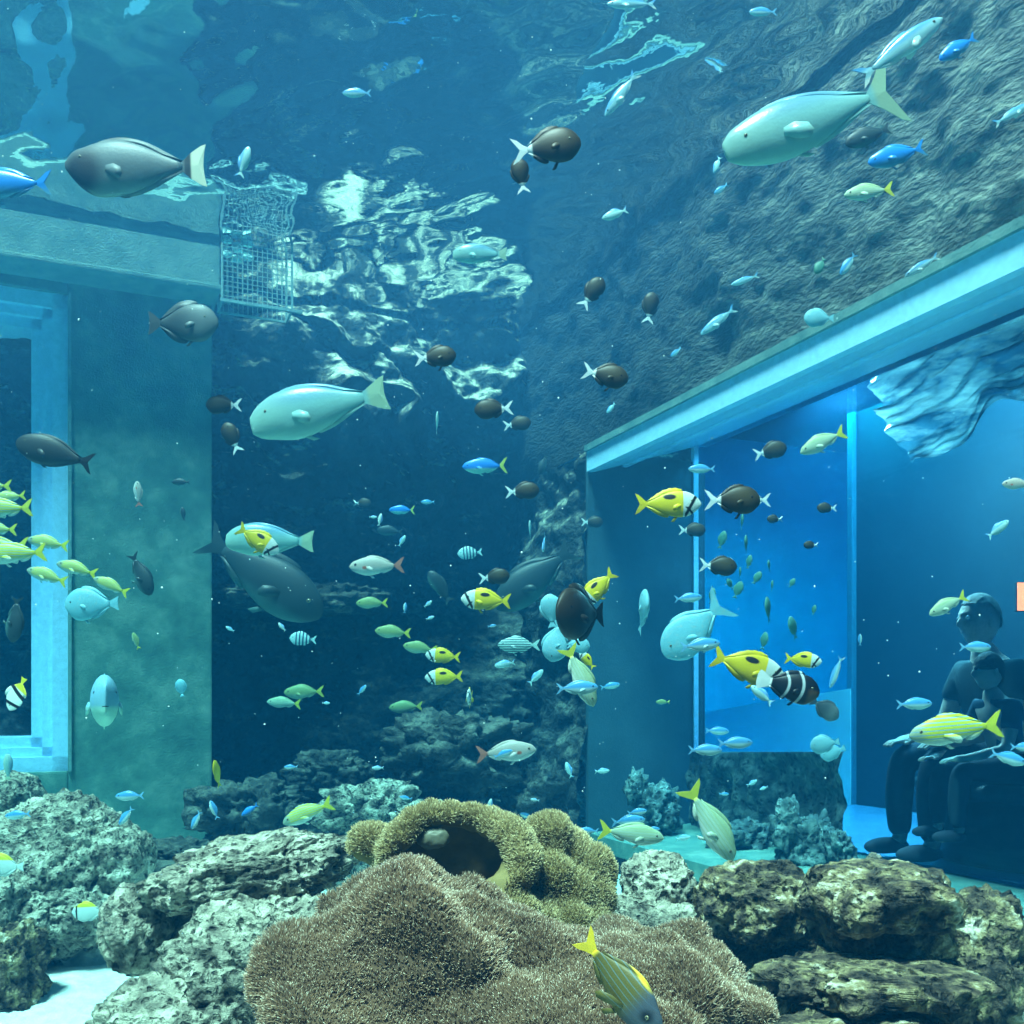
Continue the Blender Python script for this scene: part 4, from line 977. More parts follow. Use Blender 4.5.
# blue fish in mid-water
f('bluefus', 485, 466, 45, 182, 'bright blue fish with a yellow forked tail, in the centre')
f('bluefus', 402, 510, 26, 180, 'small blue fish with a thin tail, left of centre')
f('chromis', 428, 502, 14, 180, 'tiny pale blue fish right of the small blue one')
f('slender', 718, 321, 44, 218, 'slim silver fish nose-down above the window head')
f('slender', 745, 280, 30, 200, 'very dim slim fish above the slim silver nose-down one')
f('chromis', 676, 352, 14, 220, 'tiny blue-white fish just above the window head, left part')
f('whitefish', 611, 408, 13, 230, 'tiny white fish under the dark damselfish left of the window head')
f('dim', 543, 464, 20, 250, 'dim narrow fish hanging in the dark, left of the window corner')
f('chromis', 702, 469, 27, 180, 'round blue fish close under the window head near its left end')
f('silver', 823, 442, 50, 206, 'silvery fish with violet back under the window head, tail up', Y=2.6)
# snappers at the left window
SN = [(-10, 486, 44, 180, 'yellow tail of a snapper cut off at the left edge, top of the school'), (2, 509, 62, 183, 'striped yellow snapper cut by the left edge, second from the top of the school'),
      (9, 497, 34, 186, 'small greyish snapper behind the second snapper of the school'), (-4, 529, 42, 178, 'dim snapper cut by the left edge in the middle of the school'),
      (-2, 547, 62, 182, 'snapper half hidden behind the long striped one at the left edge'), (14, 554, 66, 184, 'long striped yellow snapper nearest the left edge, tail on the window frame'),
      (48, 543, 42, 171, 'yellow snapper crossing the pale window frame, upper one'), (47, 576, 42, 163, 'yellow snapper crossing the pale window frame, lower one'),
      (77, 569, 42, 165, 'yellow snapper at the window frame edge, nose over the frame'), (111, 586, 38, 157, 'rightmost yellow snapper of the school, wholly before the pillar')]
for px, py, ln, th, lb in SN: f('snapper', px, py, ln, th, lb, Y=min(3.4, .2 * F / ln))
f('disc', 92, 604, 54, 182, 'pale cyan deep-bodied fish below the rightmost yellow snapper', Y=3.1)
f('dim', 141, 574, 46, -66, 'grey-blue fish nose-down before the pillar, right of the school', Y=3.4)
f('dim', 15, 619, 46, 264, 'grey fish hanging head-down in the dark left window', Y=2.8)
f('banner', 17, 694, 36, 245, 'black, white and yellow bannerfish at the left window', Y=2.6, roll=20)
f('olive', 136, 641, 18, 110, 'tiny yellow-green fish in the middle of the pillar')
f('disc', 181, 688, 18, 100, 'tiny pale oval fish on the right half of the pillar')
f('pink', 138, 494, 26, 95, 'small reddish fish swimming up before the pillar')
f('dim', 181, 482, 18, 180, 'tiny dim fish right of the reddish one')
f('dim', 183, 514, 14, 100, 'tiny dark speck of a fish low right of the reddish one')
f('yellow', 217, 774, 28, 95, 'bright yellow fish nose-up at the lower right of the pillar', yaw=20, Y=2.8)
# foxfaces
f('foxface', 668, 504, 66, 0, 'yellow foxface rabbitfish facing right at the window corner, upper one', Y=2.3)
f('foxface', 748, 667, 76, -18, 'largest yellow foxface facing right, tail up, before the blue window', Y=2.1)
f('foxface', 803, 660, 33, -8, 'pale yellow foxface behind the black-and-white clownfish', yaw=25, Y=2.5)
f('foxface', 598, 588, 46, 226, 'yellow foxface nose-down touching the dark brown fish', Y=2.6)
f('foxface', 486, 600, 50, 177, 'yellow foxface facing left at the centre, below the grey-brown damselfish', Y=2.9)
f('foxface', 258, 540, 48, -32, 'yellow foxface in front of the pale blue-green unicornfish', Y=3.0)
f('foxface', 443, 656, 35, 176, 'upper of two small yellow foxfaces facing left, one over the other', Y=3.6)
f('foxface', 444, 677, 38, 182, 'lower of two small yellow foxfaces facing left, one over the other', Y=3.5)
f('foxface', 470, 697, 5, 180, 'small pale yellow foxface seen head-on with its fins spread', yaw=86, Y=3.5)
f('foxface', 587, 660, 22, 130, 'tiny yellow foxface peeping out behind the yellow-grey diving fish', Y=2.9)
# clownfish
f('clown', 788, 686, 64, -14, 'black clownfish with two pale bands, in front of the bright window', Y=2.0)
f('whitefish', 762, 695, 28, 140, 'white fish tucked under the largest foxface and beside the clownfish', Y=2.05)
# centre group
f('brown', 581, 614, 52, 186, 'dark brown deep-bodied fish seen from the front quarter, beside the window corner', yaw=54, Y=2.4)
f('disc', 551, 611, 34, 95, 'upper of two pale cyan round fish left of the dark brown fish', Y=2.6)
f('disc', 556, 641, 42, 260, 'lower of two pale cyan round fish left of the dark brown fish', Y=2.6)
f('disc', 577, 645, 26, -8, 'pale cyan fish under the dark brown fish, right of the two round ones', Y=2.7)
f('silver', 580, 676, 66, -66, 'yellow-grey fish diving head-down at the centre, below the dark brown fish', Y=2.3)
f('chromis', 577, 688, 42, 2, 'blue-white fish crossing the yellow-grey diving fish', Y=1.9)
f('chromis', 610, 686, 20, 10, 'tiny pale fish right of the yellow-grey diving fish')
f('whitefish', 536, 677, 20, 45, 'small white fish left of the yellow-grey diving fish')
f('disc', 643, 612, 40, 85, 'pale cyan fish swimming up in the window jamb', yaw=35, Y=2.7)
f('bigdisc', 695, 628, 82, 222, 'large pale see-through looking cyan fish, tail up, at the jamb edge', Y=2.9)
f('chromis', 688, 598, 28, 5, 'small silvery blue fish above the large pale cyan one')
f('chromis', 700, 645, 40, 6, 'silvery cyan fish crossing the large pale cyan one', Y=2.0)
f('chromis', 717, 731, 24, -2, 'uppermost of three silvery fish at the foot of the bright window')
f('chromis', 735, 743, 35, 2, 'rightmost of three silvery fish at the foot of the bright window')
f('chromis', 705, 750, 34, 0, 'lowest of three silvery fish at the foot of the bright window')
f('olive', 663, 702, 14, 180, 'tiny yellowish fish low in the window jamb')
f('disc', 825, 744, 30, 190, 'pinkish grey round fish low at the right end of the bright window', Y=2.6)
f('disc', 833, 752, 26, 200, 'pale green round fish behind the pinkish grey one', Y=2.9)
f('surgeon', 825, 709, 32, -35, 'dim blue-grey oval fish right of the clownfish', Y=2.8)
f('slender', 836, 672, 34, 250, 'dim pale upright fish at the right end of the bright window', Y=2.9)
# olive and pink snappers near the back
f('pink', 377, 566, 55, 182, 'silvery pink snapper with reddish tail, left of centre', Y=3.4)
f('olive', 372, 603, 32, 181, 'dim olive fish under the silvery pink snapper, uppermost of four', Y=4.2)
f('olive', 393, 632, 36, 176, 'olive-green fish facing left, second of the four under the pink snapper', Y=3.9)
f('olive', 420, 648, 34, 172, 'dim olive fish touching the two small foxfaces from the left', Y=4.1)
f('olive', 406, 707, 34, 183, 'pale green fish with yellow tail, alone below the small foxfaces')
f('olive', 304, 692, 40, 182, 'olive fish with yellow tail, upper of an overlapping pair')
f('silver', 284, 703, 34, 176, 'pale green fish with yellow tail, lower of an overlapping pair')
f('dim', 440, 587, 38, 125, 'dim grey fish slanting up, left of the centre foxface', Y=4.3)
f('dim', 390, 531, 26, 175, 'very dim fish above the silvery pink snapper')
f('sergeant', 470, 553, 25, 185, 'small blue-and-dark barred fish above the grey-brown damselfish')
f('sergeant', 303, 639, 27, 176, 'small blue-and-dark barred fish left of centre, alone in the dark')
f('lined', 519, 645, 42, 180, 'pale fish with lengthwise stripes left of the two round cyan fish', Y=3.2)
f('pink', 506, 752, 60, 5, 'pinkish silver snapper facing right above the anemone', Y=2.9)
f('chromis', 503, 754, 20, 20, 'small cyan fish passing in front of the pinkish silver snapper', Y=2.6)
f('whitefish', 505, 664, 21, 190, 'bright white-cyan fish under the lengthwise-striped fish')
f('whitefish', 530, 530, 18, 92, 'upper of two tiny white fish with spread fins near the window corner', yaw=30)
f('whitefish', 544, 543, 20, 262, 'lower of two tiny white fish with spread fins near the window corner', yaw=30)
f('whitefish', 437, 423, 20, 85, 'tiny white fish pointing up, left of the round brown damselfish', yaw=30)
tiny = [(380, 520, 13, 80, 'tiny white fish just left of the small blue thin-tailed fish'), (402, 541, 13, 60, 'tiny pale fish between the blue thin-tailed fish and the pink snapper'),
        (405, 608, 11, 85, 'tiny white upright fish right of the uppermost dim olive fish'), (428, 604, 10, 40, 'tiny white fish left of the centre foxface head'),
        (430, 618, 9, 20, 'tiny white speck of a fish above the olive-green fish'), (492, 626, 9, 10, 'tiny cyan fish right under the centre foxface'),
        (282, 627, 11, 130, 'tiny white fish to the upper left of the lone barred fish'), (230, 629, 10, 150, 'tiny white fish by the pillar edge under the dim rock shelf'),
        (362, 690, 13, 50, 'tiny blue-white fish between the green pair and the small foxfaces'), (326, 703, 8, 0, 'tiny dim fish right of the overlapping green pair'),
        (373, 517, 8, 0, 'tiny dim speck of a fish above the pink snapper head'), (291, 767, 14, 180, 'tiny cyan fish low in front of the back wall rubble'),
        (378, 768, 12, 180, 'tiny cyan fish low behind the large grey rock'), (490, 805, 13, 80, 'tiny blue-white fish just above the curled anemone rim'),
        (406, 798, 13, 170, 'tiny blue fish left above the curled anemone rim'), (569, 770, 17, 110, 'tiny white fish upright at the lower window corner'),
        (602, 771, 15, 5, 'tiny white fish right of the lower window corner'), (527, 816, 15, 160, 'tiny cyan fish above the dip between the anemone lobes'),
        (683, 838, 15, 10, 'tiny pale cyan fish between the two yellow-tailed silver snappers'), (535, 800, 9, 170, 'tiny dim cyan speck of a fish behind the anemone'),
        (724, 794, 10, 0, 'tiny cyan fish right of the yellow tail of the diving snapper'), (752, 783, 12, 30, 'tiny cyan fish before the teal bank, left of the coral'),
        (764, 788, 9, 200, 'tiny blue fish before the teal bank, nearest the coral'), (860, 640, 12, 90, 'tiny dim fish between bright window and visitors')]
for i, (px, py, ln, th, lb) in enumerate(tiny):
    f('chromis' if i % 3 == 2 else 'whitefish', px, py, ln, th, lb, Y=2.4 + (i * 37 % 13) / 9)
# fish shapes standing in for faint greenish reflections before the bright window
ft = [(768, 610, 26, 100), (764, 641, 18, 80), (742, 522, 16, 90), (746, 545, 20, 95), (749, 562, 14, 80), (757, 578, 14, 60), (772, 586, 12, 90), (738, 590, 18, 70), (730, 584, 12, 120),
      (793, 628, 24, 110), (769, 566, 12, 100), (722, 540, 18, 75), (792, 583, 10, 60), (712, 596, 16, 80), (740, 573, 12, 90), (814, 610, 10, 80)]
for i, (px, py, ln, th) in enumerate(ft):
    own = {0: 'largest faint teal-green reflection of the shoal, shaped as a fish, above the tail of the largest foxface', 1: 'faint teal-green reflection shaped as a fish, right under the largest one of the shoal', 9: 'faint teal-green reflection shaped as a fish, right of the largest one of the shoal, above the pale foxface'}.get(i)
    if own: f('teal', px, py, ln, th, own, yaw=15); continue
    f('teal', px, py, ln, th, 'small faint teal-green reflection shaped as a fish, in the loose shoal before the bright window, under the dark damselfish', group='faint teal shoal before the bright window', yaw=15)
# right side, before the visitors
f('whitefish', 998, 529, 27, 38, 'white fish with a blue edge near the right edge, above the visitors', Y=2.2)
f('silver', 948, 605, 42, 208, 'pale green fish right beside the bald visitor head', Y=2.2)
f('chromis', 975, 647, 32, 0, 'small cyan fish before the dark shirt of the larger visitor', Y=2.0)
f('chromis', 914, 704, 36, 2, 'grey-blue fish facing right before the smaller visitor', Y=2.1)
f('snapper', 956, 730, 94, 188, 'large yellow-tailed striped snapper facing left before the visitors', Y=1.9)
f('chromis', 1008, 758, 38, -16, 'cyan fish low right of the large striped snapper', Y=1.9)
f('chromis', 1024, 747, 28, 0, 'cyan fish cut off by the right edge beside the snapper tail', Y=1.9)
f('pink', 1018, 484, 32, 180, 'brownish fish tail-end cut by the right edge under the window head', Y=2.2)
# near the rocks
f('chromis', 130, 796, 29, 182, 'upper blue chromis above the dip between the two left boulders', Y=2.4)
f('chromis', 126, 816, 22, 232, 'lower blue chromis above the dip between the two left boulders', Y=2.4)
f('chromis', 18, 815, 26, 186, 'blue chromis before the top of the left-edge boulder', Y=2.5)
f('chromis', 196, 820, 20, 245, 'slim blue chromis nose-down above the large grey rock', Y=2.4)
f('chromis', 214, 810, 20, 112, 'blue-white chromis nose-up below the bright yellow fish', Y=2.4)
f('blue', 250, 810, 20, 215, 'small deep blue fish above the large grey rock', Y=2.3)
f('butterfly', 4, 866, 40, 178, 'pale butterflyfish cut by the left edge before the boulder', Y=2.2)
f('butterfly', 89, 912, 34, 182, 'pale butterflyfish with yellow back over the rubble', Y=2.3)
f('snapper', 308, 813, 54, 203, 'yellow-tailed snapper nosing down behind the large grey rock', Y=3.0)
f('silver', 631, 834, 66, -8, 'silver snapper with yellow tail facing right above the pale holed rock', Y=2.3)
f('chromis', 628, 821, 34, 5, 'blue chromis behind the back of the right-facing silver snapper', Y=2.5)
f('chromis', 637, 812, 20, 8, 'topmost small blue chromis over the right-facing silver snapper', Y=2.5)
f('chromis', 653, 829, 14, 0, 'tiny blue chromis at the nose of the right-facing silver snapper', Y=2.6)
f('chromis', 588, 831, 22, 180, 'cyan chromis right of the anemone lobe', Y=2.3)
f('silver', 710, 823, 88, -59, 'silver snapper with yellow tail diving beside the coral', Y=2.3)
f('olivesnap', 619, 984, 112, -50, 'dark olive snapper with yellow tail and fins, close up over the brown anemone', yaw=24, Y=1.10)
f('pale', 8, 767, 26, 90, 'pale cyan fish nose-up at the left edge above the smooth stone', Y=2.9)

# ------------------------------------------------------------------ the left wall's hanging mesh basket
MG = plain_mat('pale_galvanised_wire', (0.22, 0.34, 0.34), rough=0.5)
bk_ = empty('mesh_basket'); tag(bk_, 'pale wire mesh basket hanging beside the concrete beam at the surface', 'basket')
Pb = at(222, 300, 4.75); x0b, x1b, z0b, z1b, db = 0.0, 0.34, 0.0, 0.34, 0.16
MBk2 = Matrix.Translation((0, 0, Pb.z)) @ wall_M(Pb, U)
bm = bmesh.new()
for yy in (0, db):
    for zz in (z0b, z1b): box(bm, (x1b / 2, yy, zz), (x1b, .010, .010), MBk2)
    for xx in (x0b, x1b): box(bm, (xx, yy, (z0b + z1b) / 2), (.010, .010, z1b - z0b), MBk2)
for xx in (x0b, x1b):
    for zz in (z0b, z1b): box(bm, (xx, db / 2, zz), (.010, db, .010), MBk2)
box(bm, (x1b / 2 + .02, -.01, z0b - .004), (x1b + .06, .016, .014), MBk2)
bm_obj('basket_frame', bm, MG, bk_)
bm = bmesh.new()
for i in range(1, 14): box(bm, (x1b * i / 14, 0, (z0b + z1b) / 2), (.0032, .0032, z1b - z0b), MBk2); box(bm, (x1b / 2, 0, z0b + (z1b - z0b) * i / 14), (x1b, .0032, .0032), MBk2)
for i in range(1, 14): box(bm, (x1b * i / 14, db, (z0b + z1b) / 2), (.0032, .0032, z1b - z0b), MBk2)
bm_obj('wire_mesh', bm, MG, bk_)
bm = bmesh.new()
for xx in (x0b + .02, x1b - .02): box(bm, (xx, db / 2, z1b + .07), (.006, .006, .14), MBk2)
bm_obj('hanger', bm, MG, bk_)
lf = []
for i in range(9):
    c = MBk2 @ Vector((.03 + (i % 3) * .05, .05 + (i % 2) * .04, .25 + (i // 3) * .035)); lf.append(lump(c, (.028, .02, .018), 200 + i, sub=3))
tag(quad_mesh('food_leaves', np.vstack([l[0] for l in lf]), np.vstack([l[1] + i * len(l[0]) for i, l in enumerate(lf)]), plain_mat('pale_leaves', (0.45, 0.75, 0.75))), 'pale crumpled leafy clump inside the hanging mesh basket', 'food')

# ------------------------------------------------------------------ behind the right window
def inward(px, dist):
    """a point on the sight column px, dist metres behind the glass, on the floor plan"""
    k = (px - 512) / F; g = C + U * (GD + dist)
    s = (k * g.y - g.x) / (-Vd.x + Vd.y * k); return g - Vd * s
# dark partition that closes the view right of the bright part
pa = inward(852, 1.5); pb = inward(1100, 1.5)
MP = wall_M(pa, (pb - pa).normalized())
slab('wall_partition', MP, 0, (pb - pa).length + 1.5, 0, 0.1, GB, 2.6, M_DARK, 0)['kind'] = 'structure'
bm = bmesh.new(); box(bm, (0.02, -0.02, (GB + 2.6) / 2), (0.05, 0.04, 2.6 - GB), MP)
tag(bm_obj('trim_2', bm, plain_mat('mid_blue_trim', (0.06, 0.25, 0.36)), bevel=.01), kind='structure')
# pale low wainscot in the bright part
qa = inward(690, 1.45); qb = inward(846, 1.45)
MQ = wall_M(qa, (qb - qa).normalized()); ql = (qb - qa).length
Yq = (qa.y + qb.y) / 2
prof = [(0, GB), (0, (HZ - 716) / F * Yq), (ql * .5, (HZ - 703) / F * Yq), (ql * .5, (HZ - 703) / F * Yq), (ql * 1.02, (HZ - 690) / F * Yq), (ql * 1.02, GB)]
Vq = [MQ @ Vector((a, yy, z)) for yy in (0, .12) for a, z in prof]; n = len(prof)
o = mesh_obj('trim_3', Vq, [tuple(range(n))[::-1], tuple(range(n, 2 * n))] + [(i, (i + 1) % n, n + (i + 1) % n, n + i) for i in range(n)], plain_mat('cyan_wainscot', (0.45, 0.95, 1.0), rough=.5, scale=2), smooth=False)
tag(o, kind='structure')
# low concrete bank under the bright part, on the recess floor
k0 = inward(695, -0.06); k1 = inward(849, -0.06)
MK = wall_M(k0, (k1 - k0).normalized()); kl = (k1 - k0).length
zt0, zt1 = (HZ - 752) / F * k0.y, (HZ - 752) / F * k1.y
gx = np.linspace(0, kl, 160); gz = np.linspace(0, 1, 60)
GX, GZ = np.meshgrid(gx, gz); x = GX.ravel(); g = GZ.ravel()
top = zt0 + (zt1 - zt0) * x / kl; z = (SILL - .02) + (top - SILL + .02) * g
P3 = np.stack([x, np.zeros_like(x), z], 1)
d = .05 * fbm(P3 * 4, 301, 4) + .05 * (0.6 - cell(P3 * 9, 303)); d = d * np.clip((1 - g) * 6, 0, 1) + .03
Vf = np.stack([x, -d, z], 1); Vb_ = np.stack([x[-160:], np.full(160, .05), z[-160:]], 1)
Va = np.vstack([Vf, Vb_]); Mn = np.array(MK); Va = Va @ Mn[:3, :3].T + Mn[:3, 3]
idx = np.arange(160 * 60).reshape(60, 160)
Q = np.stack([idx[:-1, :-1].ravel(), idx[:-1, 1:].ravel(), idx[1:, 1:].ravel(), idx[1:, :-1].ravel()], 1)
b0 = 160 * 60; Q2 = np.array([[idx[-1, i], idx[-1, i + 1], b0 + i + 1, b0 + i] for i in range(159)])
tag(quad_mesh('trim_4', Va, np.vstack([Q, Q2]), M_TEALROCK), kind='structure')
# added wavy sheet standing in for rippling reflections under the window head
na, nb = 160, 80
s0, s1 = inward(856, .05), inward(1110, .05)
A, B = np.meshgrid(np.linspace(0, 1, na), np.linspace(0, 1, nb))
a, b = A.ravel(), B.ravel()
base = np.outer(1 - a, np.array(s0)) + np.outer(a, np.array(s1))
zT = GT + .02; hang = .40 * (1 - .75 * a) + .05 * vnoise(np.stack([a * 7, a * 0, a * 0], 1), 5)
z = zT - b * hang + .03
off = (.30 * b * (1 - .3 * a) + .02 + .05 * fbm(np.stack([a * 5 + b * 3, b * 9, a * 0], 1), 311, 3))
Vs = base + np.outer(-off, np.array(U) * -1); Vs[:, 2] = z
idx = np.arange(na * nb).reshape(nb, na)
Q = np.stack([idx[:-1, :-1].ravel(), idx[:-1, 1:].ravel(), idx[1:, 1:].ravel(), idx[1:, :-1].ravel()], 1)
ms = noise_mat('silvery_reflection', [(0.42, (0.06, 0.20, 0.28)), (0.60, (0.70, 0.85, 0.80))], scale=3, bump=0, rough=.25, spec=.8, stretch=(1, 1, 6))
nt_ = ms.node_tree; tr = nt_.nodes.new('ShaderNodeBsdfTranslucent'); mx_ = nt_.nodes.new('ShaderNodeMixShader'); mx_.inputs[0].default_value = 0.15
nt_.links.new(nt_.nodes['Principled BSDF'].inputs['Base Color'].links[0].from_socket, tr.inputs[0]); nt_.links.new(nt_.nodes['Principled BSDF'].outputs[0], mx_.inputs[1]); nt_.links.new(tr.outputs[0], mx_.inputs[2])
nt_.links.new(mx_.outputs[0], nt_.nodes['Material Output'].inputs['Surface'])
o = quad_mesh('reflection_sheet', Vs, Q, ms)
tag(o, 'made-up wavy sheet standing in for silvery reflections under the right-hand window head', 'sheet')

# bench and visitors
bc = inward(1048, .66)
def lathe(name, c, prof, mat, sx=1, sy=1, n=48, parent=None):
    V, Fs = [], []
    for r, z in prof:
        for j in range(n): V.append((c[0] + r * sx * math.cos(j * 2 * math.pi / n), c[1] + r * sy * math.sin(j * 2 * math.pi / n), z))
    for i in range(len(prof) - 1):
        for j in range(n): k = (j + 1) % n; Fs.append((i * n + j, i * n + k, (i + 1) * n + k, (i + 1) * n + j))
    return mesh_obj(name, V, Fs, mat, parent)
BZ = -0.34
bt_ = empty('round_bench', (bc.x, bc.y, GB)); tag(bt_, 'dark rounded bench on the blue floor behind the right window', 'bench')
child(lathe('seat', bc, [(0.0, BZ), (.50, BZ), (.535, BZ - .015), (.54, BZ - .05), (.52, BZ - .07), (0, BZ - .07)], M_DARK), bt_)
child(lathe('base', bc, [(0, BZ - .07), (.49, BZ - .07), (.47, GB + .03), (.44, GB + .002), (0, GB + .002)], M_DARK), bt_)

def skin_body(name, joints, edges, mat, parent, sub=2):
    me = bpy.data.meshes.new(name); keys = list(joints)
    me.from_pydata([joints[k][0] for k in keys], [(keys.index(a), keys.index(b)) for a, b in edges], [])
    o = bpy.data.objects.new(name, me); COL.objects.link(o)
    sk = o.modifiers.new('skin', 'SKIN')
    for i, k in enumerate(keys):
        r = joints[k][1]; sv = me.skin_vertices[0].data[i]; sv.radius = r if isinstance(r, tuple) else (r, r); sv.use_root = (i == 0)
    su = o.modifiers.new('sub', 'SUBSURF'); su.levels = su.render_levels = sub
    dg = bpy.context.evaluated_depsgraph_get()
    m2 = bpy.data.meshes.new_from_object(o.evaluated_get(dg)); o.modifiers.clear(); o.data = m2; bpy.data.meshes.remove(me)
    m2.materials.clear(); m2.materials.append(mat); m2.polygons.foreach_set('use_smooth', [True] * len(m2.polygons))
    if parent: o.parent = parent
    return o
M_SKIN = plain_mat('visitor_skin', (0.80, 0.62, 0.50), rough=.5)
M_SHIRT = plain_mat('dark_grey_shirt', (0.05, 0.08, 0.09), rough=.8)
M_SHORT = plain_mat('dark_trousers', (0.03, 0.04, 0.06), rough=.8)
M_HAIR = plain_mat('short_hair', (0.05, 0.045, 0.04), rough=.7)
M_CROP = plain_mat('cropped_hair', (0.30, 0.27, 0.24), rough=.8)
M_TEE = plain_mat('dull_blue_top', (0.05, 0.10, 0.16), rough=.8)
def sitter(base, ang, k, label, shirt, hairmat, bald, lean=.12):
    """seated figure; local +x is where it looks; k scales a 1.7 m adult; base = seat point"""
    r = empty('person', base, (0, 0, ang)); tag(r, label, 'person')
    J = lambda d: {n: ((p[0] * k, p[1] * k, p[2] * k), (q * k if not isinstance(q, tuple) else (q[0] * k, q[1] * k))) for n, (p, q) in d.items()}
    body = {'pel': ((0, 0, .12), (.13, .10)), 'wai': ((lean * .5, 0, .28), (.11, .095)), 'che': ((lean, 0, .44), (.145, .11)), 'nec': ((lean + .02, 0, .57), .055), 'hd0': ((lean + .05, 0, .64), .058)}
    ed = [('pel', 'wai'), ('wai', 'che'), ('che', 'nec'), ('nec', 'hd0')]
    for s, n in ((1, 'l'), (-1, 'r')):
        body.update({n + 'hip': ((.04, s * .09, .09), .09), n + 'kne': ((.44, s * .12, .10), .06), n + 'shn': ((.46, s * .12, -.12), .052), n + 'ank': ((.45, s * .12, -.30), .036), n + 'toe': ((.60, s * .13, -.335), .03),
                     n + 'sho': ((lean, s * .18, .50), .06), n + 'elb': ((lean + .08, s * .23, .24), .042), n + 'wri': ((lean + .30, s * .16, .18), .027), n + 'han': ((lean + .37, s * .13, .17), .03)})
        ed += [('pel', n + 'hip'), (n + 'hip', n + 'kne'), (n + 'kne', n + 'shn'), (n + 'shn', n + 'ank'), (n + 'ank', n + 'toe'), ('che', n + 'sho'), (n + 'sho', n + 'elb'), (n + 'elb', n + 'wri'), (n + 'wri', n + 'han')]
        for q in range(4):
            a0 = (lean + .39, s * (.155 - .016 * q), .172); a1 = (lean + .43 + .008 * (q in (1, 2)), s * (.157 - .017 * q), .165); a2 = (lean + .455 + .01 * (q in (1, 2)), s * (.156 - .017 * q), .145)
            body.update({f'{n}f{q}a': (a0, .0095), f'{n}f{q}b': (a1, .0085), f'{n}f{q}c': (a2, .007)}); ed += [(n + 'han', f'{n}f{q}a'), (f'{n}f{q}a', f'{n}f{q}b'), (f'{n}f{q}b', f'{n}f{q}c')]
        body.update({n + 'tha': ((lean + .36, s * .10, .165), .011), n + 'thb': ((lean + .39, s * .082, .16), .009)}); ed += [(n + 'han', n + 'tha'), (n + 'tha', n + 'thb')]
    bo = skin_body('body', J(body), ed, M_SKIN, r)
    # head: egg with brow, nose, lips, chin, ears, joined to the body mesh
    D, Q = ICO[5]; H = D.copy()
    hx, hz = lean + .06, .735
    xx, yy, zz = D[:, 0], D[:, 1], D[:, 2]
    H[:, 0] = xx * .097 * (1 - .10 * (zz < 0) * -zz); H[:, 1] = yy * .076 * (1 - .30 * np.clip(-zz, 0, 1) ** 1.5); H[:, 2] = zz * .122
    g = lambda y0, z0, sy, sz: np.exp(-((yy * .076 - y0) / sy) ** 2 - ((H[:, 2] - z0) / sz) ** 2) * (xx > 0)
    H[:, 0] += .024 * g(0, -.012, .010, .020) + .012 * g(0, -.030, .014, .010) + .008 * g(0, -.058, .022, .007) - .006 * g(0, -.066, .02, .004) + .006 * g(0, .03, .05, .010) + .010 * g(0, -.10, .022, .015)
    for s in (1, -1): H[:, 0] -= .010 * g(s * .030, .012, .013, .012)
    H = H * k + np.array([hx * k, 0, hz * k])
    ears = []
    for s in (1, -1):
        D2, Q2_ = ICO[3]; ears.append((D2 * np.array([.018, .008, .032]) * k + np.array([(hx - .008) * k, s * .076 * k, (hz - .005) * k]), Q2_))
    bmj = bmesh.new(); bmj.from_mesh(bo.data)
    for V_, Q_ in [(H, Q)] + ears:
        vs = [bmj.verts.new(v) for v in V_.tolist()]
        for q in Q_.tolist():
            fc = bmj.faces.new([vs[i] for i in q]); fc.smooth = True
    bmj.to_mesh(bo.data); bmj.free()
    for s in (1, -1):
        D2, Q2_ = ICO[3]; quad_mesh('eye', D2 * .011 * k + np.array([(hx + .082) * k, s * .030 * k, (hz + .012) * k]), Q2_, plain_mat('eye_white', (.75, .78, .78), rough=.2), r)
    # hair cap
    sel = (zz > (.55 if bald else .05) - .9 * np.clip(-xx, 0, 1))
    Hh = (D * np.array([.104, .083, .130]) + .002 * fbm(D * 9, 7, 2)[:, None]) * k + np.array([(hx - .003) * k, 0, (hz + .002) * k])
    Qh = Q[sel[Q].all(1)]
    ho = quad_mesh('hair', Hh, Qh, hairmat, r)
    # shirt and shorts follow the body
    sh = {'pel': ((0, 0, .13), (.145, .112)), 'wai': ((lean * .5, 0, .28), (.128, .11)), 'che': ((lean, 0, .44), (.16, .125)), 'nk': ((lean + .01, 0, .525), .075)}
    e2 = [('pel', 'wai'), ('wai', 'che'), ('che', 'nk')]
    for s, n in ((1, 'l'), (-1, 'r')):
        sh.update({n + 'sho': ((lean, s * .18, .50), .073), n + 'slv': ((lean + .055, s * .215, .345), .062)}); e2 += [('che', n + 'sho'), (n + 'sho', n + 'slv')]
    skin_body('shirt', J(sh), e2, shirt, r)
    so = {'pel': ((0, 0, .11), (.15, .115))}; e3 = []
    for s, n in ((1, 'l'), (-1, 'r')):
        so.update({n + 'h': ((.06, s * .09, .095), .105), n + 'k': ((.44, s * .12, .10), .076), n + 's': ((.46, s * .12, -.12), .066), n + 'a': ((.452, s * .12, -.28), .052)}); e3 += [('pel', n + 'h'), (n + 'h', n + 'k'), (n + 'k', n + 's'), (n + 's', n + 'a')]
    skin_body('trousers', J(so), e3, M_SHORT, r)
    for s in (1, -1):
        V_, Q_ = ICO[4][0] * np.array([.115, .045, .042]) * k + np.array([.52 * k, s * .125 * k, -.322 * k]), ICO[4][1]; V_[:, 2] = np.maximum(V_[:, 2], -.352 * k)
        quad_mesh('shoe', V_, Q_, M_SHORT, r)
    return r
p1 = bc + Vector((-.17, .06, 0)); p2 = bc + Vector((-.27, -.24, 0))
sitter((p1.x, p1.y, BZ - .0), math.radians(192), 0.93, 'larger visitor with close-cropped hair and dark shirt, seated facing left behind the right window', M_SHIRT, M_CROP, True, lean=.06)
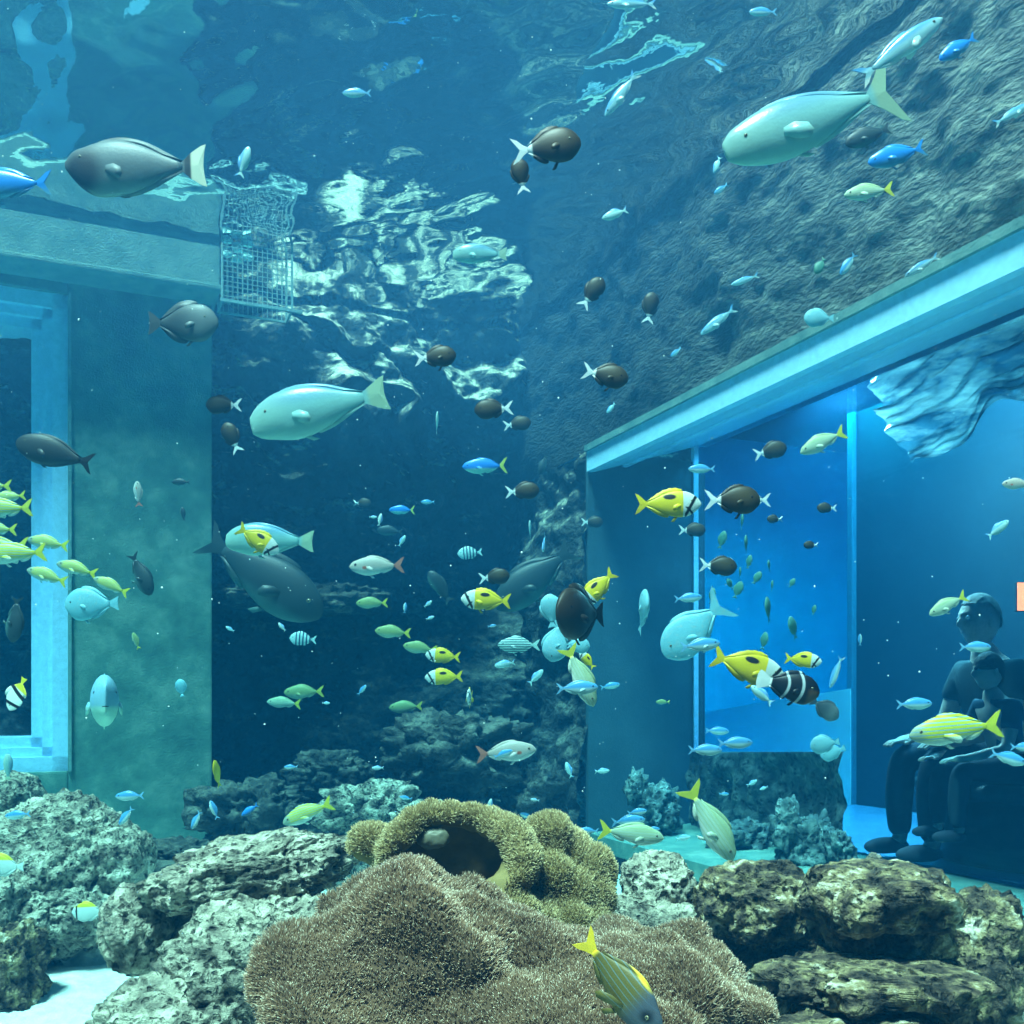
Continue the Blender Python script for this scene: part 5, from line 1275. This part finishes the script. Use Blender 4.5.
sitter((p2.x, p2.y, BZ - .0), math.radians(186), 0.62, 'smaller visitor with dark hair and blue top, seated before the larger one', M_TEE, M_HAIR, False)
# lit sign
sg = inward(1022, .9)
s_ = empty('lit_sign', (sg.x, sg.y, (HZ - 597) / F * sg.y)); tag(s_, 'small glowing red and yellow sign at the right edge beside the larger visitor', 'sign')
bm = bmesh.new(); box(bm, (0.03, 0, 0), (.13, .03, .14)); bm_obj('housing', bm, M_DARK, s_, bevel=.005)
def emis(name, c, st):
    m, nt, b = new_mat(name); b.inputs['Base Color'].default_value = (*c, 1); b.inputs['Emission Color'].default_value = (*c, 1); b.inputs['Emission Strength'].default_value = st; return m
bm = bmesh.new(); box(bm, (0.03, -.018, 0), (.12, .008, .13)); tag(bm_obj('red_panel', bm, emis('red_light', (1, .12, .05), 6), s_), 'glowing red panel')
bm = bmesh.new(); box(bm, (0.035, -.024, .005), (.06, .006, .08)); tag(bm_obj('yellow_panel', bm, emis('yellow_light', (1, .75, .1), 8), s_), 'glowing yellow panel')

# ------------------------------------------------------------------ fine specks floating in the water
rng = np.random.default_rng(5); D, Q = ICO[2][0], ICO[2][1]
oct_v = np.array([[1, 0, 0], [-1, 0, 0], [0, 1, 0], [0, -1, 0], [0, 0, 1], [0, 0, -1.0]]); oct_f = np.array([[0, 2, 4], [2, 1, 4], [1, 3, 4], [3, 0, 4], [2, 0, 5], [1, 2, 5], [3, 1, 5], [0, 3, 5]])
N_ = 420; Vv, Qq = [], []
for i in range(N_):
    Y = rng.uniform(1.6, 4.2); px = rng.uniform(0, 1024); py = rng.uniform(0, 800)
    if Y > wall_limit(px) - .1: continue
    p = at(px, py, Y)
    if p.z > WATER - .1: continue
    Vv.append(oct_v * (.0016 * rng.uniform(.5, 1.1)) * np.array([rng.uniform(.7, 1.6), 1, rng.uniform(.7, 1.6)]) + np.array(p)); Qq.append(oct_f + 6 * (len(Vv) - 1))
tag(quad_mesh('floating_specks', np.vstack(Vv), np.vstack(Qq), plain_mat('pale_specks', (0.8, 0.85, 0.85)), smooth=False), 'fine pale specks drifting in the tank water', 'particles', kind='stuff')
